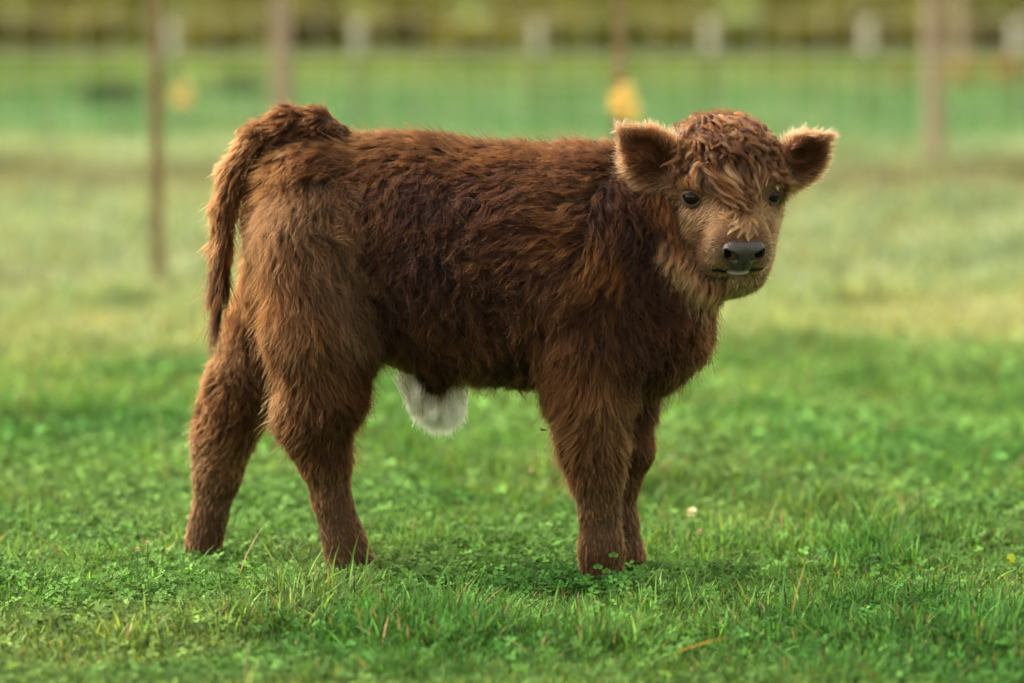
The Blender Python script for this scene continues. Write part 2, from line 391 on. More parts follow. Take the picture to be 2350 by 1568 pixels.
def ear(sd, tip, root, wide, Yt, Yr):
    a, b2 = P(*root, Yr), P(*tip, Yt); L = b2 - a; c = (a + b2) / 2
    ex = norm(L); fwd = norm(np.array([sd * .25, -1, -.15])); ey = norm(fwd - ex * (fwd @ ex)); ez = np.cross(ex, ey)
    M = np.stack([ex, ey, ez]); hl = np.linalg.norm(L) / 2
    EAR.append((c, M, hl, wide))
    return [ell(c - ex * hl * .12, (hl * .88, .015, wide), M, k=.016, grp='ear'),
            cone(c, wide * .62, c + ex * hl * .92, .008, .45, .022, grp='ear'),
            cone(a - ex * .02, .030, a + ex * .02, .024, 1, .02, grp='ear'),
            ell(c + ey * .021, (hl * .74, .020, wide * .68), M, k=.012, sub=True, grp='ear')]
PR += ear(-1, (1430, 300), (1554, 412), .043, -.125, -.110)
PR.append(cone(P(1478, 372, -.125), .026, P(1525, 425, -.118), .022, .5, .02, grp='ear'))
PR += ear(1, (1898, 314), (1784, 414), .039, -.070, -.085)

lo, hi = P(420, 200)[0] - .02, P(1930, 200)[0] + .02
hx = P(1400, 400)[0]
gx = np.concatenate([np.arange(lo, hx, .0055), np.arange(hx, hi, .0034)])
gy = np.concatenate([np.arange(-.27, -.10, .0034), np.arange(-.10, .19, .0055)])
z0 = P(1600, 720, -.1)[2]
gz = np.concatenate([np.arange(-.06, z0, .0055), np.arange(z0, P(1600, 240, -.1)[2] + .02, .0036)])
F = field(PR, gx, gy, gz)
V, Qd = surface_net(F, gx, gy, gz)
# keep only the connected animal: project each vertex a last step onto the smooth surface is not needed
skin_m, t, b = material('calf_skin', .6, .3)
geo = t.nodes.new('ShaderNodeAttribute'); geo.attribute_name = 'tint'; t.links.new(geo.outputs['Color'], b.inputs['Base Color'])

# ---- which region each vertex belongs to
GR = ['body', 'neck', 'leg', 'tail', 'sheath', 'head', 'ear', 'ruff']
def region(p):
    D = np.full((len(GR), len(p)), 9.0)
    for q in PR:
        if q.sub: continue
        i = GR.index(q.grp); D[i] = np.minimum(D[i], dist(q, p[:, 0], p[:, 1], p[:, 2]))
    return D
DV = region(V); RV = DV.argmin(0)
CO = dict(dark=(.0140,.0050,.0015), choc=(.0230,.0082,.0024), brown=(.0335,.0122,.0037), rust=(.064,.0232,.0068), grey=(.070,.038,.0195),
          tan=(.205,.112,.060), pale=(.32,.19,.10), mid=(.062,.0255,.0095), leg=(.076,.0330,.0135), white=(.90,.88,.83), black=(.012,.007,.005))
vc = np.tile(np.array([.030, .014, .007]), (len(V), 1))
vc[RV == GR.index('head')] = (.10, .055, .03); hv = toH(V); vc[(np.abs(hv[:, 1] + .0925) < .006) & (hv[:, 2] > .05) & (np.abs(hv[:, 0]) < .045)] = (.012, .008, .006); vc[RV == GR.index('ear')] = (.045, .022, .012)
calf = empty('calf', (P(1080, 1315, -.03)[0], -.03, -.02))
tag(calf, 'fluffy brown calf standing side on in the grass, head turned to the camera', 'calf')
body = npmesh('body', V, [Qd], skin_m, calf, col=vc, smooth=True)

# ------------------------------------------------------------------ calf: eyes, nose, mouth, hooves
def uvs(c, r, M=None, n=20, name='x', parent=None, mat=None):
    me = bpy.data.meshes.new(name); bm = bmesh.new(); bmesh.ops.create_uvsphere(bm, u_segments=n * 2, v_segments=n, radius=1)
    M3 = np.eye(3) if M is None else M
    for v in bm.verts:
        q = np.array(v.co) * r; v.co = Vector(c + q @ M3)
    bm.to_mesh(me); bm.free(); me.polygons.foreach_set('use_smooth', [True] * len(me.polygons))
    return link(name, me, parent, mat)
eye_m, t, b = material('eye_gloss', .03, .22); b.inputs['Base Color'].default_value = (.006, .0035, .0025, 1)
lid_m = noisy('eyelid_skin', (.018, .012, .010), (.035, .024, .02), 200, .4, .5)
socket_m = noisy('eye_surround_skin', (.13, .075, .042), (.20, .12, .07), 120, .6, .3)
for i, e in enumerate(EYES):
    sgn = -1 if i == 0 else 1
    look = norm(Hf * .86 + Hs * sgn * .5 + Hu * .05)            # each eye looks out to its own side
    ec = e + look * .0030
    uvs(ec, ER * .98, name='eye', parent=calf, mat=eye_m)
    # almond shaped lids: a swept rim lying on the eyeball
    ex = norm(np.cross(Hu, look)) ; ey = np.cross(look, ex)
    def rim(name, rr, A, B, tube, mat, rad):
        nseg, nt_ = 40, 8; VV = []; FF = []
        for k in range(nseg):
            a = 2 * np.pi * k / nseg
            ax_, by_ = A * np.cos(a), B * np.sin(a) * (1 - .18 * np.cos(a) ** 2) + .12 * B
            d_ = look * math.sqrt(max(rad ** 2 - ax_ ** 2 - by_ ** 2, 0)) + ex * ax_ + ey * by_
            cpt = ec + d_; outw = norm(ex * np.cos(a) + ey * np.sin(a)); nn = norm(d_)
            for j in range(nt_):
                bb = 2 * np.pi * j / nt_; VV.append(cpt + outw * (tube * rr * np.cos(bb)) + nn * (tube * np.sin(bb)))
        for k in range(nseg):
            for j in range(nt_):
                FF.append((k * nt_ + j, ((k + 1) % nseg) * nt_ + j, ((k + 1) % nseg) * nt_ + (j + 1) % nt_, k * nt_ + (j + 1) % nt_))
        return pymesh(name, VV, FF, calf, mat)
    rim('eyelid', 1.2, .0138, .0098, .0013, lid_m, ER)
    rim('eye_surround', 1.9, .0150, .0122, .0012, socket_m, ER * 1.0)

nose_m, t, b = material('nose_leather', .32, .6)
n = t.nodes.new('ShaderNodeTexVoronoi'); n.inputs['Scale'].default_value = 420
tc = t.nodes.new('ShaderNodeTexCoord'); t.links.new(tc.outputs['Object'], n.inputs['Vector'])
bp = t.nodes.new('ShaderNodeBump'); bp.inputs['Strength'].default_value = .6; bp.inputs['Distance'].default_value = .0012
t.links.new(n.outputs['Distance'], bp.inputs['Height']); t.links.new(bp.outputs[0], b.inputs['Normal'])
b.inputs['Base Color'].default_value = (.026, .024, .026, 1)
NP_ = [ell(H(0, -.048, .100), (.032, .018, .016), HM, k=.010), ell(H(0, -.064, .102), (.020, .020, .014), HM, k=.010),
       ell(H(-.022, -.050, .104), (.0155, .016, .014), HM, k=.008), ell(H(.022, -.050, .104), (.0155, .016, .014), HM, k=.008),
       ell(H(0, -.076, .101), (.016, .010, .012), HM, k=.008)]
def rotM(a):
    c, s = math.cos(a), math.sin(a); return np.array([[c, s, 0], [-s, c, 0], [0, 0, 1]]) @ HM
NP_ += [ell(H(-.0225, -.056, .117), (.0130, .0092, .022), rotM(-.75), k=.004, sub=True), ell(H(.0225, -.056, .117), (.0130, .0092, .022), rotM(.75), k=.004, sub=True),
        ell(H(-.031, -.047, .118), (.0050, .0040, .014), rotM(-.9), k=.004, sub=True), ell(H(.031, -.047, .118), (.0050, .0040, .014), rotM(.9), k=.004, sub=True),
        ell(H(0, -.078, .118), (.0009, .016, .006), HM, k=.002, sub=True)]
c0 = H(0, -.06, .10)
gg = [np.arange(c0[a] - .055, c0[a] + .055, .0013) for a in range(3)]
nf = field(NP_, *gg, pad=.02, base=.03); nv, nq = surface_net(nf, *gg)
npmesh('nose', nv, [nq], nose_m, calf, smooth=True)
lip_m = noisy('lip_skin', (.20, .185, .18), (.28, .26, .25), 300, .4, .4)
uvs(H(.0, -.0950, .089), np.array([.020, .0045, .013]), HM, name='lower_lip', parent=calf, mat=lip_m)
nost_m, t, b = material('nostril_skin', .9, .0); b.inputs['Base Color'].default_value = (.01, .008, .008, 1)
uvs(H(-.0235, -.055, .0985), np.array([.012, .011, .006]), HM, name='nostril', parent=calf, mat=nost_m)
uvs(H(.0235, -.055, .0985), np.array([.012, .011, .006]), HM, name='nostril', parent=calf, mat=nost_m)
hoof_m = noisy('hoof_horn', (.03, .022, .018), (.07, .05, .04), 60, .5, .4, .3)
for (px_, py_, Yf, r_) in ((808, 1342, -.05, 44), (468, 1310, .09, 36), (1380, 1346, -.12, 42), (1452, 1332, -.01, 30)):
    c = P(px_, py_, Yf); rr = R(r_)
    VV = []; FF = []
    for half in (-1, 1):                                   # two claws
        off = len(VV)
        for (zz, sc) in ((.028, .82), (.012, 1.0), (-.014, 1.14)):
            for k in range(12):
                a = 2 * np.pi * k / 12
                VV.append((c[0] + rr * sc * (.95 * np.cos(a) + .15 * (sc - .8) * 4), c[1] + half * rr * .46 + rr * sc * .42 * np.sin(a), c[2] + zz + .004))
        for L in range(2):
            for k in range(12): FF.append((off + L * 12 + k, off + L * 12 + (k + 1) % 12, off + (L + 1) * 12 + (k + 1) % 12, off + (L + 1) * 12 + k))
        FF.append(tuple(off + 24 + k for k in range(12))); FF.append(tuple(off + k for k in reversed(range(12))))
    pymesh('hoof', VV, FF, calf, hoof_m)

# ------------------------------------------------------------------ calf: coat
# grooming map: place in the photo, combing direction there (dx right, dy down), length mm, lift, curl, colour
BC = [
 # top line
 (820, 310, -.5, .1, 30, .75, .3, 'mid'), (950, 320, -.6, .1, 30, .75, .3, 'brown'), (1100, 350, -.6, .1, 28, .7, .4, 'brown'), (1250, 355, -.6, .1, 30, .7, .5, 'brown'), (1380, 350, -.5, .2, 30, .7, .5, 'brown'),
 (700, 330, -.6, .3, 30, .6, .4, 'mid'), (640, 380, -.5, .8, 32, .6, .4, 'rust'), (760, 370, -.7, .5, 32, .5, .4, 'brown'),
 # rump and buttock; grey thigh fur, its soft sheen put into the colour
 (600, 450, -.4, .9, 32, .6, .4, 'rust'), (585, 560, -.3, 1, 32, .6, .4, 'rust'), (600, 680, -.3, 1, 32, .6, .4, 'rust'), (620, 800, -.3, 1, 32, .5, .4, 'brown'),
 (680, 470, .2, 1, 34, .3, .3, 'mid'), (700, 570, .35, 1, 34, .3, .4, 'grey'), (760, 640, .5, 1, 34, .3, .4, 'grey'), (700, 740, .2, 1, 32, .25, .3, 'mid'), (800, 760, .35, 1, 32, .25, .3, 'grey'),
 (760, 860, .1, 1, 30, .3, .3, 'leg'), (820, 860, .4, 1, 30, .4, .3, 'brown'), (700, 930, -.1, 1, 32, .5, .5, 'brown'), (790, 940, .3, 1, 34, .6, .6, 'brown'), (650, 900, -.3, 1, 30, .5, .4, 'mid'),
 # side
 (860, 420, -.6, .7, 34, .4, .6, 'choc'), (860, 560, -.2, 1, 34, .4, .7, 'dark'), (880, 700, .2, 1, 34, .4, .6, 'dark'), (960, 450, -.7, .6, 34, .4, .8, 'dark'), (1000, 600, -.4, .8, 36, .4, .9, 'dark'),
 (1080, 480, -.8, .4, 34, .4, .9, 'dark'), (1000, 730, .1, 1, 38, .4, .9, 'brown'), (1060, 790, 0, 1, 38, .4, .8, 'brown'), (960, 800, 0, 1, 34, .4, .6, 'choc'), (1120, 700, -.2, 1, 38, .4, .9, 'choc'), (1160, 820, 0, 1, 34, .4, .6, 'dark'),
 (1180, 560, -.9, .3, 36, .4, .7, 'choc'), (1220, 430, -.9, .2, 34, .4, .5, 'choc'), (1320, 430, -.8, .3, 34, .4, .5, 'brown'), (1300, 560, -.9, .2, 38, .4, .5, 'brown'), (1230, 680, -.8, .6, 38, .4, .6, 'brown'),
 (1320, 650, -.7, .7, 38, .4, .5, 'brown'), (1400, 600, -.2, .9, 36, .4, .4, 'rust'), (1300, 780, -.5, .9, 36, .4, .4, 'brown'), (1240, 850, -.4, .9, 34, .4, .4, 'brown'), (1420, 760, .1, 1, 38, .4, .5, 'choc'),
 # neck and chest: dark fur, with jaw shadow put into its colour
 (1430, 450, .1, 1, 32, .4, .4, 'choc'), (1460, 540, .1, 1, 34, .4, .4, 'dark'), (1480, 450, .1, 1, 30, .4, .4, 'dark'), (1500, 580, .1, 1, 32, .4, .4, 'dark'), (1490, 640, .1, 1, 36, .4, .7, 'dark'), (1560, 640, .2, 1, 34, .4, .5, 'dark'),
 (1580, 700, .1, 1, 34, .4, .6, 'choc'), (1660, 720, .1, 1, 26, .4, .5, 'mid'), (1520, 800, .2, 1, 38, .4, .9, 'choc'), (1610, 760, .25, 1, 38, .5, .9, 'brown'), (1580, 850, .2, 1, 36, .5, .8, 'choc'), (1500, 900, .1, 1, 32, .4, .5, 'choc'), (1450, 860, 0, 1, 32, .4, .5, 'dark'),
]
LC = [
 (700, 960, 0, 1, 28, .45, .4, 'brown'), (790, 980, .2, 1, 30, .5, .5, 'brown'), (740, 1040, .1, 1, 20, .3, .3, 'brown'), (740, 1120, .15, 1, 12, .18, .15, 'leg'), (780, 1200, .25, 1, 9, .15, .05, 'leg'), (810, 1280, .3, 1, 10, .18, .05, 'leg'),
 (560, 800, -.4, 1, 26, .45, .4, 'mid'), (540, 880, -.3, 1, 26, .4, .5, 'brown'), (520, 960, -.3, 1, 24, .35, .5, 'brown'), (500, 1040, -.15, 1, 18, .25, .3, 'leg'), (490, 1130, -.1, 1, 10, .16, .05, 'leg'), (470, 1220, -.1, 1, 10, .18, .05, 'leg'), (465, 1275, -.2, 1, 16, .32, .1, 'leg'),
 (1300, 880, -.5, 1, 32, .4, .3, 'brown'), (1380, 880, 0, 1, 32, .35, .3, 'leg'), (1310, 980, -.4, 1, 32, .45, .3, 'mid'), (1390, 980, .1, 1, 28, .35, .4, 'leg'), (1320, 1060, -.5, 1, 28, .4, .3, 'mid'), (1400, 1060, .1, 1, 20, .25, .2, 'leg'),
 (1370, 1140, 0, 1, 11, .16, .05, 'leg'), (1375, 1220, 0, 1, 9, .14, .05, 'leg'), (1380, 1300, 0, 1, 11, .18, .05, 'leg'), (1460, 960, .1, 1, 20, .25, .3, 'choc'), (1460, 1050, 0, 1, 13, .2, .2, 'brown'), (1440, 1150, 0, 1, 11, .18, .1, 'leg'), (1450, 1280, .1, 1, 12, .2, .1, 'leg'),
]
TC = [(780, 305, -.8, .2, 18, .35, .3, 'brown'), (720, 280, -1, .1, 24, .55, .4, 'brown'), (640, 290, -1, .4, 26, .55, .4, 'brown'), (570, 350, -.7, 1, 27, .5, .25, 'mid'), (530, 440, -.3, 1, 30, .42, .2, 'mid'),
      (505, 540, -.12, 1, 36, .28, .15, 'mid'), (502, 640, -.06, 1, 52, .16, .1, 'brown'), (500, 700, -.14, 1, 92, .04, .1, 'choc')]
RC = [(1490, 430, -.3, 1, 24, .5, .3, 'rust'), (1490, 500, -.4, 1, 26, .5, .3, 'rust'), (1510, 570, -.5, 1, 28, .5, .35, 'tan'), (1550, 630, -.3, 1, 28, .5, .4, 'tan'), (1600, 660, .1, 1, 28, .5, .4, 'tan'), (1660, 670, .2, 1, 24, .45, .4, 'mid'), (1560, 520, -.1, 1, 22, .4, .2, 'brown')]
SC = [(1005, 850, 0, 1, 24, .4, .3, 'dark'), (1008, 880, 0, 1, 28, .4, .3, 'choc'), (1005, 905, 0, 1, 24, .35, .3, 'brown')]
def unpack(T): 
    return np.array([(a[0], a[1], a[2], a[3], a[4], a[5], a[6], *CO[a[7]]) for a in T], float)
def groom_lookup(px, py, T, pw=3.0):
    A = unpack(T); out = np.zeros((len(px), 8))
    for i0 in range(0, len(px), 60000):
        sl = slice(i0, i0 + 60000)
        d2 = (px[sl, None] - A[None, :, 0]) ** 2 + (py[sl, None] - A[None, :, 1]) ** 2 + 300
        wt = d2 ** (-pw / 1.0); wt /= wt.sum(1, keepdims=True); out[sl] = wt @ A[:, 2:10]
        wt = (d2 + 900) ** -2.0; wt /= wt.sum(1, keepdims=True); out[sl, 5:8] = wt @ A[:, 7:10]
    return out      # dx dy len lift curl r g b
# head map in head coordinates: (s, u, f) -> comb (ds, du, df), length, lift, curl, colour
HC = [
 (0, -.030, .05, 0, .25, -.6, 9, .25, .2, 'tan'), (0, -.010, .045, 0, -.6, .4, 10, .25, .3, 'tan'), (-.03, -.03, .05, -.9, -.3, -.2, 10, .25, .3, 'tan'), (.03, -.03, .05, .9, -.3, -.2, 10, .25, .3, 'tan'),
 (-.05, -.02, .02, -.3, -1, -.1, 10, .2, .1, 'tan'), (.05, -.02, .02, .3, -1, -.1, 10, .2, .1, 'tan'),
 (-.06, .02, .0, -.4, .8, -.1, 10, .25, .1, 'tan'), (.06, .02, .0, .4, .8, -.1, 10, .25, .1, 'tan'),
 (-.06, -.06, .01, -.6, -.8, -.2, 16, .35, .4, 'tan'), (.06, -.06, .01, .6, -.8, -.2, 16, .35, .3, 'tan'), (-.085, -.04, -.04, -.5, -1, -.3, 22, .45, .3, 'rust'), (.085, -.04, -.04, .5, -1, -.3, 18, .45, .3, 'mid'),
 (-.04, -.075, .07, -.8, -.4, -.4, 4, .12, .0, 'tan'), (.04, -.075, .07, .8, -.4, -.4, 4, .12, .0, 'tan'), (0, -.03, .09, 0, .3, -1, 5, .15, 0, 'mid'),
 (-.05, -.10, .02, -.5, -1, -.3, 28, .5, .35, 'tan'), (.05, -.10, .02, .5, -1, -.3, 24, .5, .35, 'tan'), (0, -.12, .05, 0, -1, -.1, 18, .4, .2, 'mid'), (0, -.105, .08, 0, -1, 0, 7, .2, 0, 'pale'), (-.03, -.13, .02, -.2, -1, -.2, 24, .4, .3, 'brown'), (.03, -.13, .02, .2, -1, -.2, 24, .4, .3, 'brown'),
 (-.08, .01, -.05, -.6, -.6, -.6, 20, .4, .5, 'brown'), (.08, .01, -.05, .6, -.6, -.6, 18, .4, .5, 'brown'), (-.07, .06, -.03, -.6, .2, .3, 20, .4, .8, 'mid'), (.07, .06, -.03, .6, .2, .3, 20, .4, .8, 'mid'),
 (0, .06, .02, 0, -1, .3, 18, .3, .5, 'mid'), (0, .10, -.03, .5, .2, .6, 20, .5, .9, 'mid'), (0, .10, -.09, -.4, .2, -.6, 24, .5, .9, 'brown'), (0, .02, .04, 0, -1, .3, 14, .25, .3, 'mid'),
]
def head_lookup(hp):
    A = np.array([(a[0], a[1], a[2], a[3], a[4], a[5], a[6], a[7], a[8], *CO[a[9]]) for a in HC], float)
    d2 = ((hp[:, None, :] - A[None, :, :3]) ** 2).sum(2) + 1e-4; wt = d2 ** -3; wt /= wt.sum(1, keepdims=True)
    return wt @ A[:, 3:]     # ds du df len lift curl r g b

# triangles and area weighted sampling
me = body.data
vn = np.zeros(len(V) * 3, np.float32); me.vertices.foreach_get('normal', vn); vn = vn.reshape(-1, 3).astype(float)
T3 = np.concatenate([Qd[:, [0, 1, 2]], Qd[:, [0, 2, 3]]])
cr = np.cross(V[T3[:, 1]] - V[T3[:, 0]], V[T3[:, 2]] - V[T3[:, 0]]); area = np.linalg.norm(cr, axis=1) / 2
cen = V[T3].mean(1); tn = norm(vn[T3].sum(1))
if (tn * norm(cr)).sum(1).mean() < 0: tn = -tn; vn = -vn
# outward check against the field centre
D3 = region(cen); reg = D3.argmin(0)
dens = area.copy()
mult = {'body': 1.0, 'neck': 1.1, 'leg': 1.25, 'tail': 1.7, 'sheath': 1.0, 'head': 2.3, 'ear': 2.2, 'ruff': 1.6}
for i, g_ in enumerate(GR): dens[reg == i] *= mult[g_]
hide = np.clip((tn[:, 1] - .15) / .35, 0, 1); dens *= 1 - .72 * hide            # thinner growth on the side turned away
dens[cen[:, 2] < -.012] = 0
NH = 250000
pick = rng.choice(len(T3), NH, p=dens / dens.sum())
r1 = np.sqrt(rng.random(NH)); r2 = rng.random(NH); bar = np.stack([1 - r1, r1 * (1 - r2), r1 * r2], 1)[:, :, None]
RP = (V[T3[pick]] * bar).sum(1); RN = norm((vn[T3[pick]] * bar).sum(1)); RG = reg[pick]
# bare skin round the eyes and on the nose
ok = np.ones(NH, bool)
for i, e in enumerate(EYES):
    sgn = -1 if i == 0 else 1; look = norm(Hf * .86 + Hs * sgn * .5 + Hu * .05)
    ex = norm(np.cross(Hu, look)); ey = np.cross(look, ex); q = RP - e
    ok &= ~((((q @ ex) / .0190) ** 2 + ((q @ ey - .001) / .0155) ** 2 < 1) & (q @ look > -.004))
hp = toH(RP)
ok &= ~((np.abs(hp[:, 1] + .0925) < .0045) & (np.abs(hp[:, 0]) < .042) & (hp[:, 2] > .055) & (RG == 5))
ok &= ~(((hp[:, 0] / .036) ** 2 + ((hp[:, 1] + .056) / .026) ** 2 < 1) & (hp[:, 2] > .088) & (RG == 5))
RP, RN, RG, hp = RP[ok], RN[ok], RG[ok], hp[ok]; NH = len(RP)
px, py = PIX(RP)
dirs = np.zeros((NH, 3)); ln = np.zeros(NH); lift = np.zeros(NH); curl = np.zeros(NH); hc = np.zeros((NH, 3))
def put(m_, T):
    if not m_.any(): return
    o = groom_lookup(px[m_], py[m_], T)
    dirs[m_] = np.stack([o[:, 0], np.zeros(m_.sum()), -o[:, 1]], 1); ln[m_] = o[:, 2] / 1000; lift[m_] = o[:, 3]; curl[m_] = o[:, 4]; hc[m_] = o[:, 5:8]
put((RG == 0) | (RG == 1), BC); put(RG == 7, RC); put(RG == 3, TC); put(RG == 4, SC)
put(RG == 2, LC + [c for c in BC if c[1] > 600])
mh = RG == 5; o = head_lookup(hp[mh])
dirs[mh] = o[:, 0:3] @ HM; ln[mh] = o[:, 3] / 1000; lift[mh] = o[:, 4]; curl[mh] = o[:, 5]; hc[mh] = o[:, 6:9]
me_ = RG == 6
for (c, M, hl, wd_), sg in zip(EAR, (-1, 1)):
    m_ = me_ & (np.sign(hp[:, 0]) == sg)
    q = (RP[m_] - c) @ M.T; al = q[:, 0] / hl; ac = q[:, 2] / wd_; edge = np.clip(np.hypot(al * .9, ac), 0, 1.2)
    inner = RN[m_] @ M[1] > .25
    d_ = M[0] * (.55 + .5 * al[:, None]) + M[2] * (ac[:, None] * 1.2)
    dirs[m_] = d_; e_ = sstep(.62, .95, edge)
    ln[m_] = (.016 + .008 * e_) ; lift[m_] = .35; curl[m_] = .2
    e_ = sstep(.45, .95, edge + rng.normal(0, .10, len(edge)))
    cin = np.array(CO['brown']); cout = np.array(CO['mid']); crim = np.array(CO['tan']) * .9
    cb = np.where(inner[:, None], cin, cout); hc[m_] = cb * (1 - e_[:, None]) + crim * e_[:, None]
# local wandering of the lay of the coat
wn = np.stack([vnoise(RP, 14, 1), vnoise(RP, 14, 2), vnoise(RP, 14, 3)], 1) - .5
wn2 = np.stack([vnoise(RP, 40, 4), vnoise(RP, 40, 5), vnoise(RP, 40, 6)], 1) - .5
curlw = curl[:, None]
dirs = norm(dirs) + wn * (.6 + 2.1 * curlw) + wn2 * (.3 + 1.6 * curlw)
tang = norm(dirs - RN * (dirs * RN).sum(1)[:, None])
bodyish = (RG <= 2) | (RG == 7)
ln[bodyish] *= np.interp(ln[bodyish], [.014, .03], [1.0, 1.28]); lift[bodyish] *= np.interp(ln[bodyish], [.018, .036], [1.0, .85])
ln *= rng.uniform(.65, 1.2, NH)

# tufts: every hair follows the nearest of a coarser set of leading hairs
gsp = np.where((RG == 5) | (RG == 6), .0045, np.where(RG == 2, .0060, .0085))
prob = np.clip(.9e-0 / (gsp / .0085) ** 2 * .066, 0, 1)
lead = np.where(rng.random(NH) < prob)[0]
kd = KDTree(len(lead))
for i, j in enumerate(lead): kd.insert(RP[j], i)
kd.balance()
own = np.fromiter((kd.find(p)[1] for p in RP), int, NH); L = lead[own]
NPT = 7
tt = np.linspace(0, 1, NPT)
def lead_curves(idx):
    n_ = len(idx); C = np.zeros((n_, NPT, 3)); pos = RP[idx].copy(); C[:, 0] = pos
    bn = np.cross(RN[idx], tang[idx]); ph = rng.uniform(0, 6.28, n_); fr = rng.uniform(.7, 1.5, n_)
    for k in range(1, NPT):
        t_ = tt[k]
        lf = lift[idx] * (1.25 - 1.15 * t_)
        wv = curl[idx] * 1.1 * np.sin(ph + fr * t_ * 7.0); wv2 = curl[idx] * .5 * np.cos(ph + fr * t_ * 7.0)
        d_ = norm(tang[idx] * 1.0 + RN[idx] * (lf + wv2 * .6)[:, None] + bn * wv[:, None])
        pos = pos + d_ * (ln[idx] / (NPT - 1))[:, None]; C[:, k] = pos
    return C - RP[idx][:, None, :]
LCv = lead_curves(lead)
rel = LCv[own] * (ln / np.maximum(ln[L], 1e-4))[:, None, None]
offs = RP - RP[L]
od = np.linalg.norm(offs, axis=1); od_l = np.minimum(1, .014 / np.maximum(od, 1e-6)) 
clump = (.72 + .28 * vnoise(RP, 60, 9))[:, None, None] * (tt ** .9)[None, :, None] * od_l[:, None, None]
fz = rng.normal(0, 1, (NH, 3)); fz2 = rng.normal(0, 1, (NH, 3))
big_i = lead[rng.random(len(lead)) < .16]; kb = KDTree(len(big_i))
for i, j in enumerate(big_i): kb.insert(RP[j], i)
kb.balance(); ob = np.fromiter((kb.find(p)[1] for p in RP), int, NH); offb = RP - RP[big_i[ob]]; odb = np.linalg.norm(offb, axis=1); offb *= (np.minimum(1, .022 / np.maximum(odb, 1e-6)) * np.where((RG == 5) | (RG == 6), .0, .26))[:, None]
friz = (fz[:, None, :] * (tt ** 1.2)[None, :, None] * .075 + fz2[:, None, :] * np.sin(tt * 5)[None, :, None] * .02) * ln[:, None, None]
C = RP[:, None, :] + rel - offs[:, None, :] * clump + friz - offb[:, None, :] * (tt ** 1.6)[None, :, None]
# stray hairs that stand off the coat
stray = rng.random(NH) < .05
C[stray] += (RN[stray][:, None, :] * (tt ** 1.4)[None, :, None]) * (ln[stray] * .45)[:, None, None]
# colour: lighter and darker tufts
lv = np.clip(rng.lognormal(0, .34, len(lead)), .4, 2.3)[own] * rng.lognormal(0, .16, NH)
big = .66 + .68 * vnoise(RP, 11, 15)
hcol = hc * (lv * big)[:, None]
warm = (vnoise(RP, 22, 19) - .5)[:, None] * np.array([.14, .0, -.14]) + 1
hcol = np.clip(hcol * warm, .004, .85)

hair_m = bpy.data.materials.new('calf_hair'); hair_m.use_nodes = True; t = hair_m.node_tree; t.nodes.clear()
out = t.nodes.new('ShaderNodeOutputMaterial'); hb = t.nodes.new('ShaderNodeBsdfHairPrincipled'); hb.model = 'CHIANG'; hb.parametrization = 'COLOR'
hb.inputs['Roughness'].default_value = .5; hb.inputs['Radial Roughness'].default_value = .7; hb.inputs['Random Roughness'].default_value = .2; hb.inputs['IOR'].default_value = 1.22
at = t.nodes.new('ShaderNodeAttribute'); at.attribute_name = 'hcol'
ci = t.nodes.new('ShaderNodeHairInfo'); rmp = t.nodes.new('ShaderNodeMapRange'); rmp.inputs[3].default_value = .42; rmp.inputs[4].default_value = 1.5  # dark roots, pale tips: bleaching, with tuft shade and lit ends in the colour
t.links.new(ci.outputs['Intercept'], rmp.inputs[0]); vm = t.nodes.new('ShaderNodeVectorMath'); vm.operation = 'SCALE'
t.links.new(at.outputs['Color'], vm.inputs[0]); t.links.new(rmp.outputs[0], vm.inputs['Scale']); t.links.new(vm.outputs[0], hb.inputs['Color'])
t.links.new(hb.outputs[0], out.inputs['Surface'])
def clear_eyes(C):
    keep = np.ones(len(C), bool)
    for i, e in enumerate(EYES):
        sgn = -1 if i == 0 else 1; look = norm(Hf * .86 + Hs * sgn * .5 + Hu * .05); ex = norm(np.cross(Hu, look)); ey = np.cross(look, ex)
        for ax_ in (look, norm(CAM - e)):                  # no hair across the open eye
            q = C - e; d_ = q @ ax_; q2 = q - d_[..., None] * ax_
            keep &= ~((d_ > .002) & (d_ < .06) & (((q2 @ ex) / .0135) ** 2 + ((q2 @ ey) / .0105) ** 2 < 1)).any(1)
    return keep
def hair_obj(name, C, col, rad, tip=.25):
    n_, k_, _ = C.shape
    cu = bpy.data.hair_curves.new(name); cu.add_curves([k_] * n_)
    cu.points.foreach_set('position', C.astype(np.float32).ravel())
    rr = np.asarray(rad).reshape(-1, 1) * (1 - (1 - tip) * np.linspace(0, 1, k_)[None, :] ** 1.5) * np.ones((n_, 1))
    cu.points.foreach_set('radius', rr.astype(np.float32).ravel())
    a = cu.attributes.new('hcol', 'FLOAT_COLOR', 'CURVE')
    a.data.foreach_set('color', np.concatenate([col, np.ones((n_, 1))], 1).astype(np.float32).ravel())
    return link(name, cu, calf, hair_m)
rad = np.where(RG == 5, .00026, np.where(RG == 6, .00028, np.where(RG == 2, .00036, .00043)))
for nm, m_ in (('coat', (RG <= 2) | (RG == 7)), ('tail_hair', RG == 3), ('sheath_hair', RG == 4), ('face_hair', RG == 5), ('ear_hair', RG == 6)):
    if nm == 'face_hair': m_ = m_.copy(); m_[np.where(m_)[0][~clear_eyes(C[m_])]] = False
    hair_obj(nm, C[m_], hcol[m_], rad[m_])

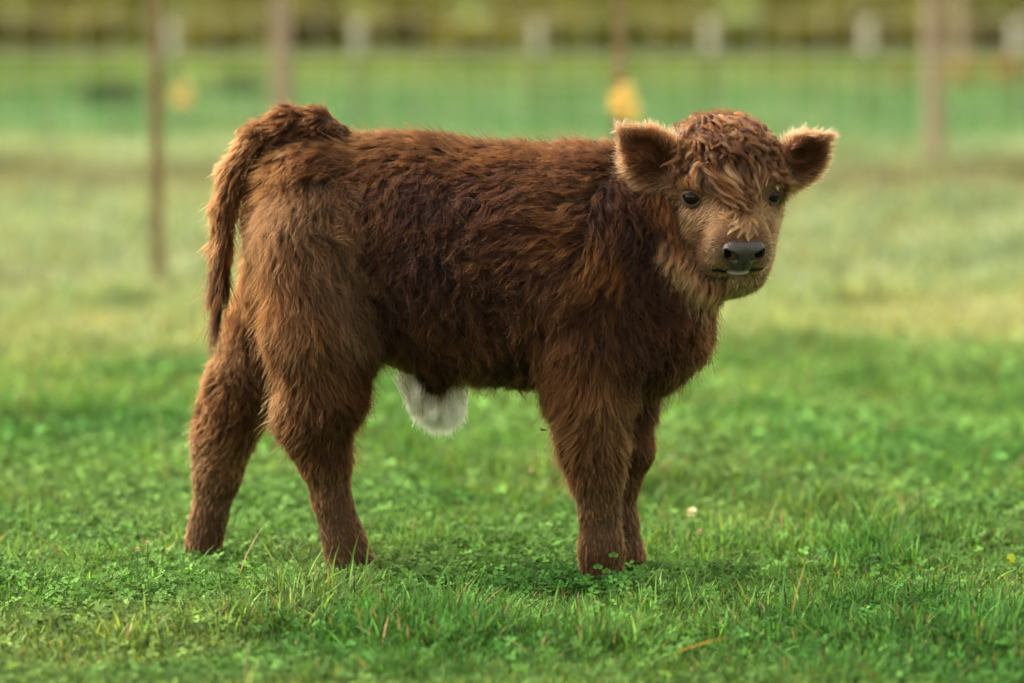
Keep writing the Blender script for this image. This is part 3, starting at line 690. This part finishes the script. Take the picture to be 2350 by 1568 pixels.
# ---- white tuft under the belly
_keep = rng; rng = np.random.default_rng(21); n_ = 13000; nl = 90
lu = np.linspace(0, 1, nl) + rng.normal(0, .02, nl); lu = np.clip(lu, 0, 1); lsx = 935 + 112 * lu; lsy = 866 + 26 * lu + 26 * np.sin(lu * 3.14) ** 2 + rng.normal(0, 5, nl)
lex = 950 + 108 * lu + rng.normal(0, 7, nl); ley = 912 + 62 * np.sin(3.1416 * (.12 + .70 * lu)) ** .8 + rng.normal(0, 8, nl)
lY = rng.normal(.004, .016, nl); lph = rng.uniform(0, 6.28, nl)
li = rng.integers(0, nl, n_); tq = np.linspace(0, 1, 9)
W = np.zeros((n_, 9, 3)); kx, ky = rng.normal(0, 8, n_), rng.normal(0, 8, n_); cutl = rng.uniform(.70, 1.12, n_) * rng.uniform(.85, 1.12, nl)[li]
a0 = np.array([P(a, b_, y_) for a, b_, y_ in zip(lsx[li] + kx * 1.4, lsy[li] + ky * .6, lY[li])])
a1 = np.array([P(a, b_, y_) for a, b_, y_ in zip(lex[li] + kx * .22, ley[li] + ky * .2, lY[li] * .8)])
for k, t_ in enumerate(tq * 1.0):
    tk_ = (t_ * cutl)[:, None]
    W[:, k] = a0 * (1 - tk_) + a1 * tk_ + np.stack([np.sin(lph[li] + tk_[:, 0] * 6) * .004 * tk_[:, 0], np.cos(lph[li] + tk_[:, 0] * 5) * .004 * tk_[:, 0], 0 * kx], 1)
W += (rng.normal(0, 1, (n_, 1, 3)) * .0050 * (tq ** 2)[None, :, None])
wc = np.tile(np.array(CO['white']), (n_, 1)) * rng.uniform(.75, 1.05, (n_, 1)) * rng.uniform(.75, 1.05, nl)[li][:, None]
lb = (np.abs(lu - .22) < .06)[li] & (rng.random(n_) < .6); wc[lb] = np.array((.16, .085, .04)); W[lb, :, :] = W[lb, :1] + (W[lb] - W[lb, :1]) * .75
rng = _keep
hair_obj('belly_tuft', W, np.clip(wc, 0, .9), np.full(n_, .00050))

# ---- forelock: long wavy locks that fall from the poll over the brow to a point between the eyes
locks = []; lcol = []; lrad = []
AL = 0.0
def HA(s, u, f):
    ca, sa = math.cos(AL), math.sin(AL); return H(s, u * ca + f * sa, -u * sa + f * ca)
def surf_h(s, u):
    """height (f) of the forehead surface at head coordinates s,u, found on the field"""
    fz_ = np.linspace(.13, -.10, 70)
    pts = np.array([HA(s, u, f_) for f_ in fz_])
    ix = np.clip(np.searchsorted(gx, pts[:, 0]), 0, len(gx) - 1); iy = np.clip(np.searchsorted(gy, pts[:, 1]), 0, len(gy) - 1); iz = np.clip(np.searchsorted(gz, pts[:, 2]), 0, len(gz) - 1)
    hit = np.where(F[ix, iy, iz] < 0)[0]
    return fz_[hit[0]] if len(hit) else -.09
def add_lock(path, nh, spread, wave, curl_r, col, off0=.003, off1=.010, rad_=.00026, turns=1.6, npt=14, cv=.22):
    """path: list of (s,u) head coordinates; follows the forehead at a small height"""
    p2 = np.array(path, float); tq = np.linspace(0, 1, len(p2)); tk = np.linspace(0, 1, npt)
    su = np.stack([np.interp(tk, tq, p2[:, 0]), np.interp(tk, tq, p2[:, 1])], 1)
    for _ in range(2): su[1:-1] = (su[:-2] + 2 * su[1:-1] + su[2:]) / 4
    ph = random.uniform(0, 6.28)
    ff = np.array([surf_h(a, b_) for a, b_ in su]); 
    for _ in range(2): ff[1:-1] = (ff[:-2] + 2 * ff[1:-1] + ff[2:]) / 4
    off = -.004 + (off1 + .004) * (1 - (1 - np.clip(tk * 1.25, 0, 1)) ** 2) + (off0 - off1) * .35 * tk ** 3
    axis = np.gradient(su, axis=0); axis /= np.linalg.norm(axis, axis=1, keepdims=True) + 1e-9; pr = np.stack([-axis[:, 1], axis[:, 0]], 1)
    wv = wave * np.sin(ph + tk * turns * 6.28) * np.clip(tk * 3, 0, 1)
    cvv = curl_r * np.cos(ph + tk * turns * 6.28)
    su2 = su + pr * wv[:, None]
    cen_ = np.array([HA(a, b_, f_) for (a, b_), f_ in zip(su2, ff + off + cvv)])
    prw = np.array([Hs * q[0] + (Hu * math.cos(AL) - Hf * math.sin(AL)) * q[1] for q in pr])
    A = rng.normal(0, 1, (nh, 2)) * spread
    taper = (1.25 - .35 * tk) * (1 - .72 * tk ** 2.5)
    cut = rng.uniform(.8, 1.0, nh)
    Cc = cen_[None] + prw[None] * (A[:, 0, None] * taper[None])[:, :, None] + (Hf * .5)[None, None] * (A[:, 1, None] * taper[None])[:, :, None]
    Cc += rng.normal(0, .0007, (nh, 1, 3)) * np.sin(tk * 9 + 1)[None, :, None]
    Cc = np.concatenate([Cc[:, :1] * 1.0, Cc[:, 1:]], 1)
    # shorten by re-sampling
    idx = tk[None] * cut[:, None] * (npt - 1); i0 = np.clip(idx.astype(int), 0, npt - 2); fr = (idx - i0)[:, :, None]
    Cc = np.take_along_axis(Cc, i0[:, :, None], 1) * (1 - fr) + np.take_along_axis(Cc, i0[:, :, None] + 1, 1) * fr
    locks.append(Cc); g = random.lognormvariate(0, cv); lcol.append(np.array(CO[col])[None] * g * rng.lognormal(0, .30, (nh, 1))); lrad.append(np.full(nh, rad_))
TIPP = (.022, .010)
cols_ = ['mid', 'tan', 'grey', 'mid', 'tan']
AL = math.radians(45)                                       # frame tilted to look on the crown
for i in range(210):                                        # crown: wavy locks tumbling down and outwards
    s0 = random.uniform(-.072, .072); u0 = random.uniform(.078, .172) - s0 * s0 * 8
    a = -1.57 + s0 * 7 + random.uniform(-.8, .8); l_ = random.uniform(.040, .074)
    e = (s0 + l_ * math.cos(a), u0 + l_ * math.sin(a)); o_ = random.uniform(.0, .010)
    add_lock([(s0, u0), ((s0 + e[0]) / 2 + random.uniform(-.006, .006), (u0 + e[1]) / 2), e], 90, .0028, .0056, .0022, random.choice(['mid', 'brown', 'leg', 'mid', 'grey']), .000 + o_, .009 + o_, rad_=.00030, turns=random.uniform(1.0, 1.9))
for i in range(22):                                         # a few tufts standing up on the poll
    s0 = random.uniform(-.06, .06); u0 = .150 - s0 * s0 * 8
    add_lock([(s0, u0), (s0 + random.uniform(-.008, .008), u0 + .008), (s0 + random.uniform(-.018, .018), u0 + random.uniform(.008, .014))], 60, .0026, .0035, .002, random.choice(['mid', 'brown', 'leg']), .003, .012, rad_=.00026, turns=1.2)
AL = 0.0
for i in range(170):                                        # forelock: long sweep converging between the eyes
    s0 = random.uniform(-.060, .066); u0 = random.uniform(.048, .092) - s0 * s0 * 5
    conv = random.uniform(.45, 1.0)
    e = (s0 * (1 - conv) + TIPP[0] * conv, random.uniform(.0, .030) * (1 - conv) + TIPP[1] + random.uniform(-.004, .012))
    mid1 = (s0 * .98 + .003, u0 * .66 + e[1] * .34); mid2 = (s0 * (1 - conv * .6) + TIPP[0] * conv * .6, u0 * .3 + e[1] * .7)
    o_ = random.uniform(.001, .012); add_lock([(s0, u0), mid1, mid2, e], 55, .0019, .0046, .0020, random.choice(cols_), .005 + o_, .013 + o_, rad_=.00030, turns=random.uniform(.8, 2.0), cv=.36)
for i in range(34):                                         # eyebrow swoops out to the sides
    sg = random.choice((-1, 1)); s0 = random.uniform(.02, .050) * sg; u0 = random.uniform(.044, .072)
    add_lock([(s0, u0), (sg * .060, u0 - .008), (sg * .073, u0 - .022), (sg * .070, u0 - .032)], 80, .0030, .003, .002, random.choice(['mid', 'tan', 'grey']), .004, .010)
for i in range(60):                                         # short hair running down and out from the whorl over the bridge of the nose
    a = random.uniform(-3.0, -.15); l_ = random.uniform(.020, .040)
    s0, u0 = TIPP[0] * .8 + random.uniform(-.022, .008), TIPP[1] - random.uniform(-.004, .014)
    add_lock([(s0, u0), (s0 + .6 * l_ * math.cos(a), u0 + .35 * l_ * math.sin(a)), (s0 + l_ * 1.3 * math.cos(a), u0 + .75 * l_ * math.sin(a))], 50, .0024, .0018, .0008, 'tan', .001, .004, turns=1.4)
LK, LCo, LR = np.concatenate(locks), np.clip(np.concatenate(lcol), .01, .8), np.concatenate(lrad); kp = clear_eyes(LK)
hair_obj('forelock', LK[kp], LCo[kp], LR[kp])

# ------------------------------------------------------------------ fence posts
wood_m = noisy('weathered_wood', (.26, .20, .155), (.38, .30, .235), 14, .9, .1, .5, (1, 1, .15))
steel_m = noisy('rusty_steel', (.19, .135, .07), (.27, .20, .11), 25, .7, .4, .2)
green_m = noisy('green_steel', (.14, .19, .08), (.18, .23, .10), 25, .6, .4)
white_m = noisy('white_paint', (.52, .50, .46), (.64, .62, .58), 30, .5, .4)
yel_m = noisy('yellow_plastic', (.84, .60, .18), (.90, .66, .22), 40, .4, .5)
wire_m = noisy('galvanised_wire', (.36, .36, .32), (.48, .47, .42), 60, .5, .5)
def box(bm, c, sx, sy, sz, bev=0):
    r_ = bmesh.ops.create_cube(bm, size=1)
    for v in r_['verts']: v.co = Vector((c[0] + v.co.x * sx, c[1] + v.co.y * sy, c[2] + v.co.z * sz))
def bmobj(name, fn, mat, parent=None):
    me = bpy.data.meshes.new(name); bm = bmesh.new(); fn(bm); bm.to_mesh(me); bm.free(); return link(name, me, parent, mat)
def round_post(h, r, seed):
    def f(bm):
        rs = random.Random(seed); rings = []
        for k in range(9):
            z = h * k / 8 - .12 * (k == 0); rings.append([bm.verts.new((r * (1 + .05 * math.sin(3 * a + z * 2 + seed)) * (1 - .05 * k / 8) * math.cos(a) + .012 * math.sin(z * 2.1 + seed), r * math.sin(a), z)) for a in [2 * math.pi * q / 14 for q in range(14)]])
        for a, b_ in zip(rings[:-1], rings[1:]):
            for q in range(14): bm.faces.new((a[q], a[(q + 1) % 14], b_[(q + 1) % 14], b_[q]))
        bm.faces.new(rings[-1])
    return f
def t_section(h, wd, z0=-.1):
    def f(bm):
        box(bm, (0, 0, (h + z0) / 2), wd, .006, h - z0); box(bm, (0, wd * .42, (h + z0) / 2), .006, wd * .7, h - z0)
        for k in range(int(h / .055)): box(bm, (0, -.006, .05 + k * .055), .012, .008, .018)
    return f
def gp(pxx, d):      # ground place at distance d in the column pxx
    x_ = (pxx - FW / 2) / FPX * d; return Vector((x_, d - 6.45, float(height(np.array([x_]), np.array([d - 6.45]))[0])))

def insulator(bm, c, k=1.0):
    box(bm, c, .05 * k, .035 * k, .03 * k); box(bm, (c[0] + .01 * k, c[1] - .02 * k, c[2] + .012 * k), .026 * k, .05 * k, .05 * k)
    for z in (-.016, .016): box(bm, (c[0], c[1] - .03 * k, c[2] + z * k), .062 * k, .018 * k, .008 * k)
for (pxx, hh, lab, iz, idx) in ((358, 1.30, 'thin rusty brown steel post standing left of the calf behind its tail', None, 0),
                           (1422, 1.30, 'thin rusty brown steel post behind the calf with a yellow insulator near its ear', .47, 11.4)):
    d = 10.9
    e = empty('steel_post', gp(pxx, d)); tag(e, lab, 'fence post', 'thin steel posts behind the calf')
    q = bmobj('post', t_section(hh, .036), steel_m, e); q.location = (0, 0, 0)
    for z in (.62, .95):
        q = bmobj('clip', lambda bm: box(bm, (0, -.012, z), .045, .006, .008), wire_m, e); q.location = (0, 0, 0)
    if iz:
        q = bmobj('insulator', lambda bm: (insulator(bm, (.006, -.03, .515), 1.25), insulator(bm, (.026, -.03, .480), 1.1)), yel_m, e); q.location = (0, 0, 0)
# row of stakes with white tops
for i, pxx in enumerate((395, 822, 1232, 1628, 1990, 2330)):
    d = 17.0
    lab = ['white topped green stake just right of the left rusty post', 'white topped green stake above the rump of the calf', 'white topped green stake above the middle of the back of the calf', 'white topped green stake above the head of the calf',
           'white topped green stake between the head of the calf and the right wooden post', 'white topped green stake at the right edge of the photo'][i]
    e = empty('fence_stake', gp(pxx, d)); tag(e, lab, 'stake', 'white topped stakes in the far fence row')
    q = bmobj('stake', t_section(.31, .03), green_m, e); q.location = (0, 0, 0)
    q = bmobj('white_cap', lambda bm: (box(bm, (0, 0, .382), .040, .036, .14), box(bm, (0, -.012, .382), .03, .05, .11)), white_m, e); q.location = (0, 0, 0)
# woven wire fence on wooden posts
FD = 14.9
fence = empty('wire_fence', gp(1175, FD)); tag(fence, 'woven wire fence on weathered round wooden posts across the pasture behind the calf', 'fence')
for k, (pxx, rr) in enumerate(((-860, .036), (640, .038), (2140, .034), (3640, .036))):
    q = bmobj('wooden_post', round_post(1.35, rr, k), wood_m, fence); q.location = gp(pxx, FD) - fence.location
def wires(bm):
    hs_ = [.10, .20, .31, .43, .56, .70, .85, 1.0]
    for z in hs_: box(bm, (0, -.055, z), 8.6, .005, .005)
    for k in range(-32, 33): box(bm, (k * .13 + .03, -.058, .55), .005, .005, .92)
q = bmobj('woven_wire', wires, wire_m, fence); q.location = (0, 0, 0)
e = tag(bmobj('wooden_post', round_post(1.3, .042, 9), wood_m), 'farther weathered wooden post just right of the right fence post', 'fence post'); e.location = gp(2203, 21.3)
e = tag(bmobj('insulator', lambda bm: insulator(bm, (0, 0, 0), 1.3), yel_m), 'dim yellow insulator beside the left rusty post', 'insulator'); e.location = gp(421, 15.2) + Vector((0, -.06, .245 ))
wirelet = tag(bmobj('fence_wire', lambda bm: box(bm, (0, 0, 0), 9, .003, .003), wire_m), 'single electric wire strung between the thin steel posts', 'wire'); wirelet.location = (0, 11.15 - 6.45 - .05, .62)

# ------------------------------------------------------------------ bushes
BUSH = leafmat('bush_leaf', .5, .65, .15)
twig_m = noisy('twig_bark', (.05, .035, .02), (.09, .065, .04), 30, .9, .1)
def leafcloud(nleaf, c, rad, size, col, var=.3, shell=.55):
    v = norm(rng.normal(0, 1, (nleaf, 3))); rr = rng.uniform(shell ** 3, 1, nleaf) ** (1 / 3)
    lump = .75 + .5 * vnoise(v * 1.0 + c, 2.2, 3)
    p = v * (rr * lump)[:, None] * np.array(rad) + np.array(c); p[:, 2] = np.maximum(p[:, 2], .03)
    a = norm(rng.normal(0, 1, (nleaf, 3))); b_ = norm(np.cross(a, rng.normal(0, 1, (nleaf, 3)))); s = size * rng.uniform(.6, 1.4, nleaf)[:, None]
    VV = np.stack([p - a * s, p - b_ * s * .45, p + a * s, p + b_ * s * .45], 1).reshape(-1, 3)
    cc = np.repeat(np.array(col)[None] * rng.lognormal(0, var, (nleaf, 1)), 4, 0)
    return VV, np.arange(nleaf * 4).reshape(-1, 4), cc
def bush(name, loc, w_, h_, col, label, cat, group, nleaf=2600, size=.045, low=.0):
    e = empty(name, loc); tag(e, label, cat, group)
    VV, FF, cc = leafcloud(nleaf, (0, 0, low + h_ * .5), (w_ * .5, w_ * .42, h_ * .55), size, col)
    o = npmesh('foliage', VV, [FF], BUSH, e, col=np.clip(cc, .005, .6)); o.location = (0, 0, 0)
    def st(bm):
        for k in range(6):
            a = k * 1.05 + loc[0]; box(bm, (math.cos(a) * .04, math.sin(a) * .04, h_ * .3), .018, .018, h_ * .6)
    o = bmobj('stem', st, twig_m, e); o.location = (0, 0, 0)
    return e
bl = ['dark olive', 'yellow green', 'mid green', 'olive green', 'pale olive']
bcol = [(.13, .12, .04), (.56, .54, .17), (.16, .18, .055), (.25, .24, .075), (.60, .56, .22)]
WH = ['at the left border of the photo', 'left of the left rusty post', 'behind the left rusty post', 'between the left rusty post and the wooden post', 'behind the left wooden post', 'right of the left wooden post',
      'behind the second white topped stake', 'above the middle of the back of the calf', 'behind the third white topped stake', 'behind the rusty post with the yellow insulator', 'behind the forehead of the calf', 'behind the stake above the head',
      'right of the stake above the head', 'left of the fifth white topped stake', 'behind the fifth white topped stake', 'left of the right wooden post', 'behind the right wooden post', 'at the right border of the photo']
for i in range(18):
    pxx = -60 + i * 146 + rng.uniform(-25, 25); d = 22.8 + rng.uniform(-.25, .35); k = [0, 0, 3, 2, 3, 0, 3, 0, 3, 3, 2, 3, 2, 3, 0, 3, 0, 2][i]
    bush('bush', gp(pxx, d), .56, rng.uniform(.12, .22), bcol[k], f'{bl[k]} bush {WH[i]}', 'bush', 'low bushes in the hedge beyond the fence', 1800, .03, low=.06)
for i in range(27):
    pxx = -1500 + i * 205 + rng.uniform(-40, 40); d = 24.6 + rng.uniform(-.4, .5); k = [1, 4, 4][i % 3]
    bush('tall_bush', gp(pxx, d), 1.0, rng.uniform(1.6, 2.2), bcol[k], f"{'rounder' if i % 2 else 'ragged'} pale yellow green tall bush in the row behind the low hedge", 'bush', 'tall pale bushes behind the low hedge', 3000, .055)
# rust coloured dry weed clumps at the right, grass tuft on the left
for i, (pxx, py_, w_) in enumerate(((2205, 168, .15), (2318, 165, .19), (2065, 172, .12))):
    g = G(pxx, py_ + 22)
    bush('dry_weed', Vector((g[0], g[1], 0)), w_, w_ * .62, [(.40, .26, .12), (.40, .25, .12), (.30, .24, .12)][i], ['orange brown dry weed clump beside the right wooden post', 'wide orange brown dry weed clump at the right edge of the photo', 'pale straw coloured weed clump left of the right wooden post'][i], 'weed', None, 420, .02)
for i, (pxx, py_, w_, h_) in enumerate(((545, 205, .28, .10), (250, 225, .34, .12), (480, 400, .2, .05))):
    if i == 2: continue
    g = G(pxx, py_ + 15)
    bush('weed_tuft', Vector((g[0], g[1], 0)), w_, h_, (.045, .10, .035), ['dark green weed tuft left of the left wooden post', 'dark green weed tuft left of the left rusty post'][i], 'weed', None, 500, .02)

# far wood that closes the view well beyond the hedge
FV, FF_, FC = [], [], []
off = 0
for i in range(70):
    x_ = -95 + i * 2.75 + rng.uniform(-1, 1); y_ = rng.uniform(70, 85); h_ = rng.uniform(6, 11)
    a, b_, c = leafcloud(380, (x_, y_, h_ * .5), (3.0, 2.5, h_ * .55), .42, (.07, .11, .03), .3)
    FV.append(a); FF_.append(b_ + off); FC.append(c); off += len(a)
tag(npmesh('far_wood', np.concatenate(FV), [np.concatenate(FF_)], BUSH, col=np.clip(np.concatenate(FC), .005, .5)), 'far green wood beyond the hedge', kind='stuff')

# ------------------------------------------------------------------ small things in the grass
petal_m = leafmat('clover_petal', .3, .6, .2, (.72, .66, .58)); dryp_m = leafmat('dry_petal', .2, .8, .1, (.50, .40, .27)); stem_m = leafmat('green_stem', .2, .6, .3, (.12, .20, .06))
def flower(loc, h, r, lab, mat, grp=None):
    e = empty('clover_flower', loc); tag(e, lab, 'flower', grp)
    n = 46; VV = []; FF = []
    for k in range(n):
        ph = math.acos(1 - 1.5 * (k + .5) / n); a = k * 2.39996
        d = np.array([math.sin(ph) * math.cos(a), math.sin(ph) * math.sin(a), math.cos(ph)]); sd_ = norm(np.cross(d, (0.1, .2, 1.)) )
        c = np.array([0, 0, h]); b0 = len(VV)
        VV += [c + d * r * .35, c + d * r * .8 + sd_ * r * .16, c + d * r * 1.05, c + d * r * .8 - sd_ * r * .16]; FF.append((b0, b0 + 1, b0 + 2, b0 + 3))
    o = pymesh('flower_head', VV, FF, e, mat); o.location = (0, 0, 0)
    VV = [(.0008 * math.cos(a), .0008 * math.sin(a), z) for z in (0, h) for a in (0, 2.1, 4.2)]
    o = pymesh('stalk', VV, [(0, 1, 4, 3), (1, 2, 5, 4), (2, 0, 3, 5)], e, stem_m); o.location = (0, 0, 0)
def gz_(pxx, py_, h):   # ground point under something h high seen at a place
    cx, cy = (pxx - FW / 2) / FPX, (FH / 2 - py_) / FPX; d = np.array([cx, c_ + cy * s_, -s_ + cy * c_]); p = CAM + d * ((h - CAM[2]) / d[2])
    return Vector((p[0], p[1], 0))
flower(gz_(1588, 1178, .045), .045, .0125, 'white clover flower in the grass to the right of the front legs', petal_m)
flower(gz_(338, 1247, .07), .07, .0055, 'small dry clover head, the taller of two left of the far hind hoof', dryp_m, 'dry clover heads left of the hind hoof')
flower(gz_(315, 1262, .06), .06, .006, 'small dry clover head, the lower of two left of the far hind hoof', dryp_m, 'dry clover heads left of the hind hoof')
flower(gz_(1218, 1082, .05), .05, .007, 'faded clover head in the blurred grass between the legs', dryp_m)
flower(gz_(1605, 1222, .045), .045, .007, 'faded clover head just below the white clover flower', dryp_m)
def ribbon(name, pts, wd, mat, lab, cat):
    VV = []; FF = []
    for k, p in enumerate(pts):
        w_ = wd * math.sin(math.pi * (.12 + .84 * k / (len(pts) - 1))) / 2; VV += [(p[0], p[1] - w_, p[2] + w_ * .6), (p[0], p[1] + w_, p[2] - w_ * .6)]
        if k: FF.append((2 * k - 2, 2 * k - 1, 2 * k + 1, 2 * k))
    o = pymesh(name, VV, FF, None, mat); tag(o, lab, cat)
orange_m = leafmat('dying_blade', .4, .6, .2, (.36, .24, .07))
ribbon('dry_grass_blade', [P(1540 + 130 * k / 8, 1512 - 50 * (k / 8) ** .6, -.80) for k in range(9)], .006, orange_m, 'arching yellow orange grass blade lying over the foreground grass', 'grass blade')
yl_m = leafmat('yellow_leaf', .4, .5, .2, (.28, .36, .06))
def yleaf():
    c = P(2320, 1283, -.05); VV = []; 
    for k in range(10):
        a = 2 * math.pi * k / 10; VV.append((c[0] + .008 * math.cos(a), c[1] - .004 * math.sin(a), c[2] + .0105 * math.sin(a)))
    VV.append((c[0], c[1] + .002, c[2])); st0 = len(VV); VV += [(c[0] - .0008, c[1], c[2] - .01), (c[0] + .0008, c[1], c[2] - .01), (c[0], c[1], -.0)]
    return VV, [(k, (k + 1) % 10, 10) for k in range(10)] + [(st0, st0 + 1, st0 + 2)]
o = pymesh('yellow_leaf', *yleaf(), None, yl_m); tag(o, 'small round yellow leaf standing in the grass near the right edge', 'leaf')
# the sprig of clover in front of the near front hoof
def sprig():
    VV = []; FF = []
    b0 = P(1405, 1330, -.20); 
    def leaf(c, ang, L_, W_, up=.3):
        d = np.array([math.cos(ang), -.3, up * 1.0 + math.sin(ang) * .8]); d /= np.linalg.norm(d); s = norm(np.cross(d, (0, -1., .3))); i = len(VV)
        VV.extend([c, c + d * L_ * .5 + s * W_ / 2, c + d * L_ * .9 + s * W_ * .35, c + d * L_, c + d * L_ * .9 - s * W_ * .35, c + d * L_ * .5 - s * W_ / 2]); FF.extend([(i, i + 1, i + 2, i + 3), (i, i + 3, i + 4, i + 5)])
    for (px_, py_, n_) in ((1408, 1278, 3), (1372, 1305, 3), (1392, 1315, 3)):
        tp = P(px_, py_, -.205); i = len(VV); VV.extend([b0 - [.0006, 0, .03], b0 + [.0006, 0, -.03], tp]); FF.append((i, i + 1, i + 2))
        for k in range(n_): leaf(tp, .3 + k * 1.25, .0095, .0075)
    return VV, FF
o = pymesh('clover_sprig', *sprig(), None, leafmat('sprig_leaf', .3, .45, .35, (.075, .20, .05))); tag(o, 'taller clover sprig standing in front of the near front hoof', 'plant')
# flies
fly_m, t, b = material('fly_body', .4, .5); b.inputs['Base Color'].default_value = (.012, .010, .010, 1)
def fly(c, lab, grp=None):
    me = bpy.data.meshes.new('fly'); bm = bmesh.new()
    for (dx, r_, rz) in ((0, .0022, .0019), (.0032, .0015, .0014), (-.0034, .0026, .0018)):
        q = bmesh.ops.create_icosphere(bm, subdivisions=1, radius=1)
        for v in q['verts']: v.co = Vector((dx + v.co.x * r_, v.co.y * rz, v.co.z * rz))
    for sy in (-1, 1):
        vs = [bm.verts.new(Vector(p)) for p in ((0, sy * .001, .0015), (-.005, sy * .0035, .003), (-.0065, sy * .0012, .0022))]; bm.faces.new(vs)
    bm.to_mesh(me); bm.free(); o = link('fly', me, None, fly_m); o.location = Vector(c); tag(o, lab, 'fly', grp)
fly(P(1248, 987, -.18), 'tiny black fly in the air behind the near front leg')
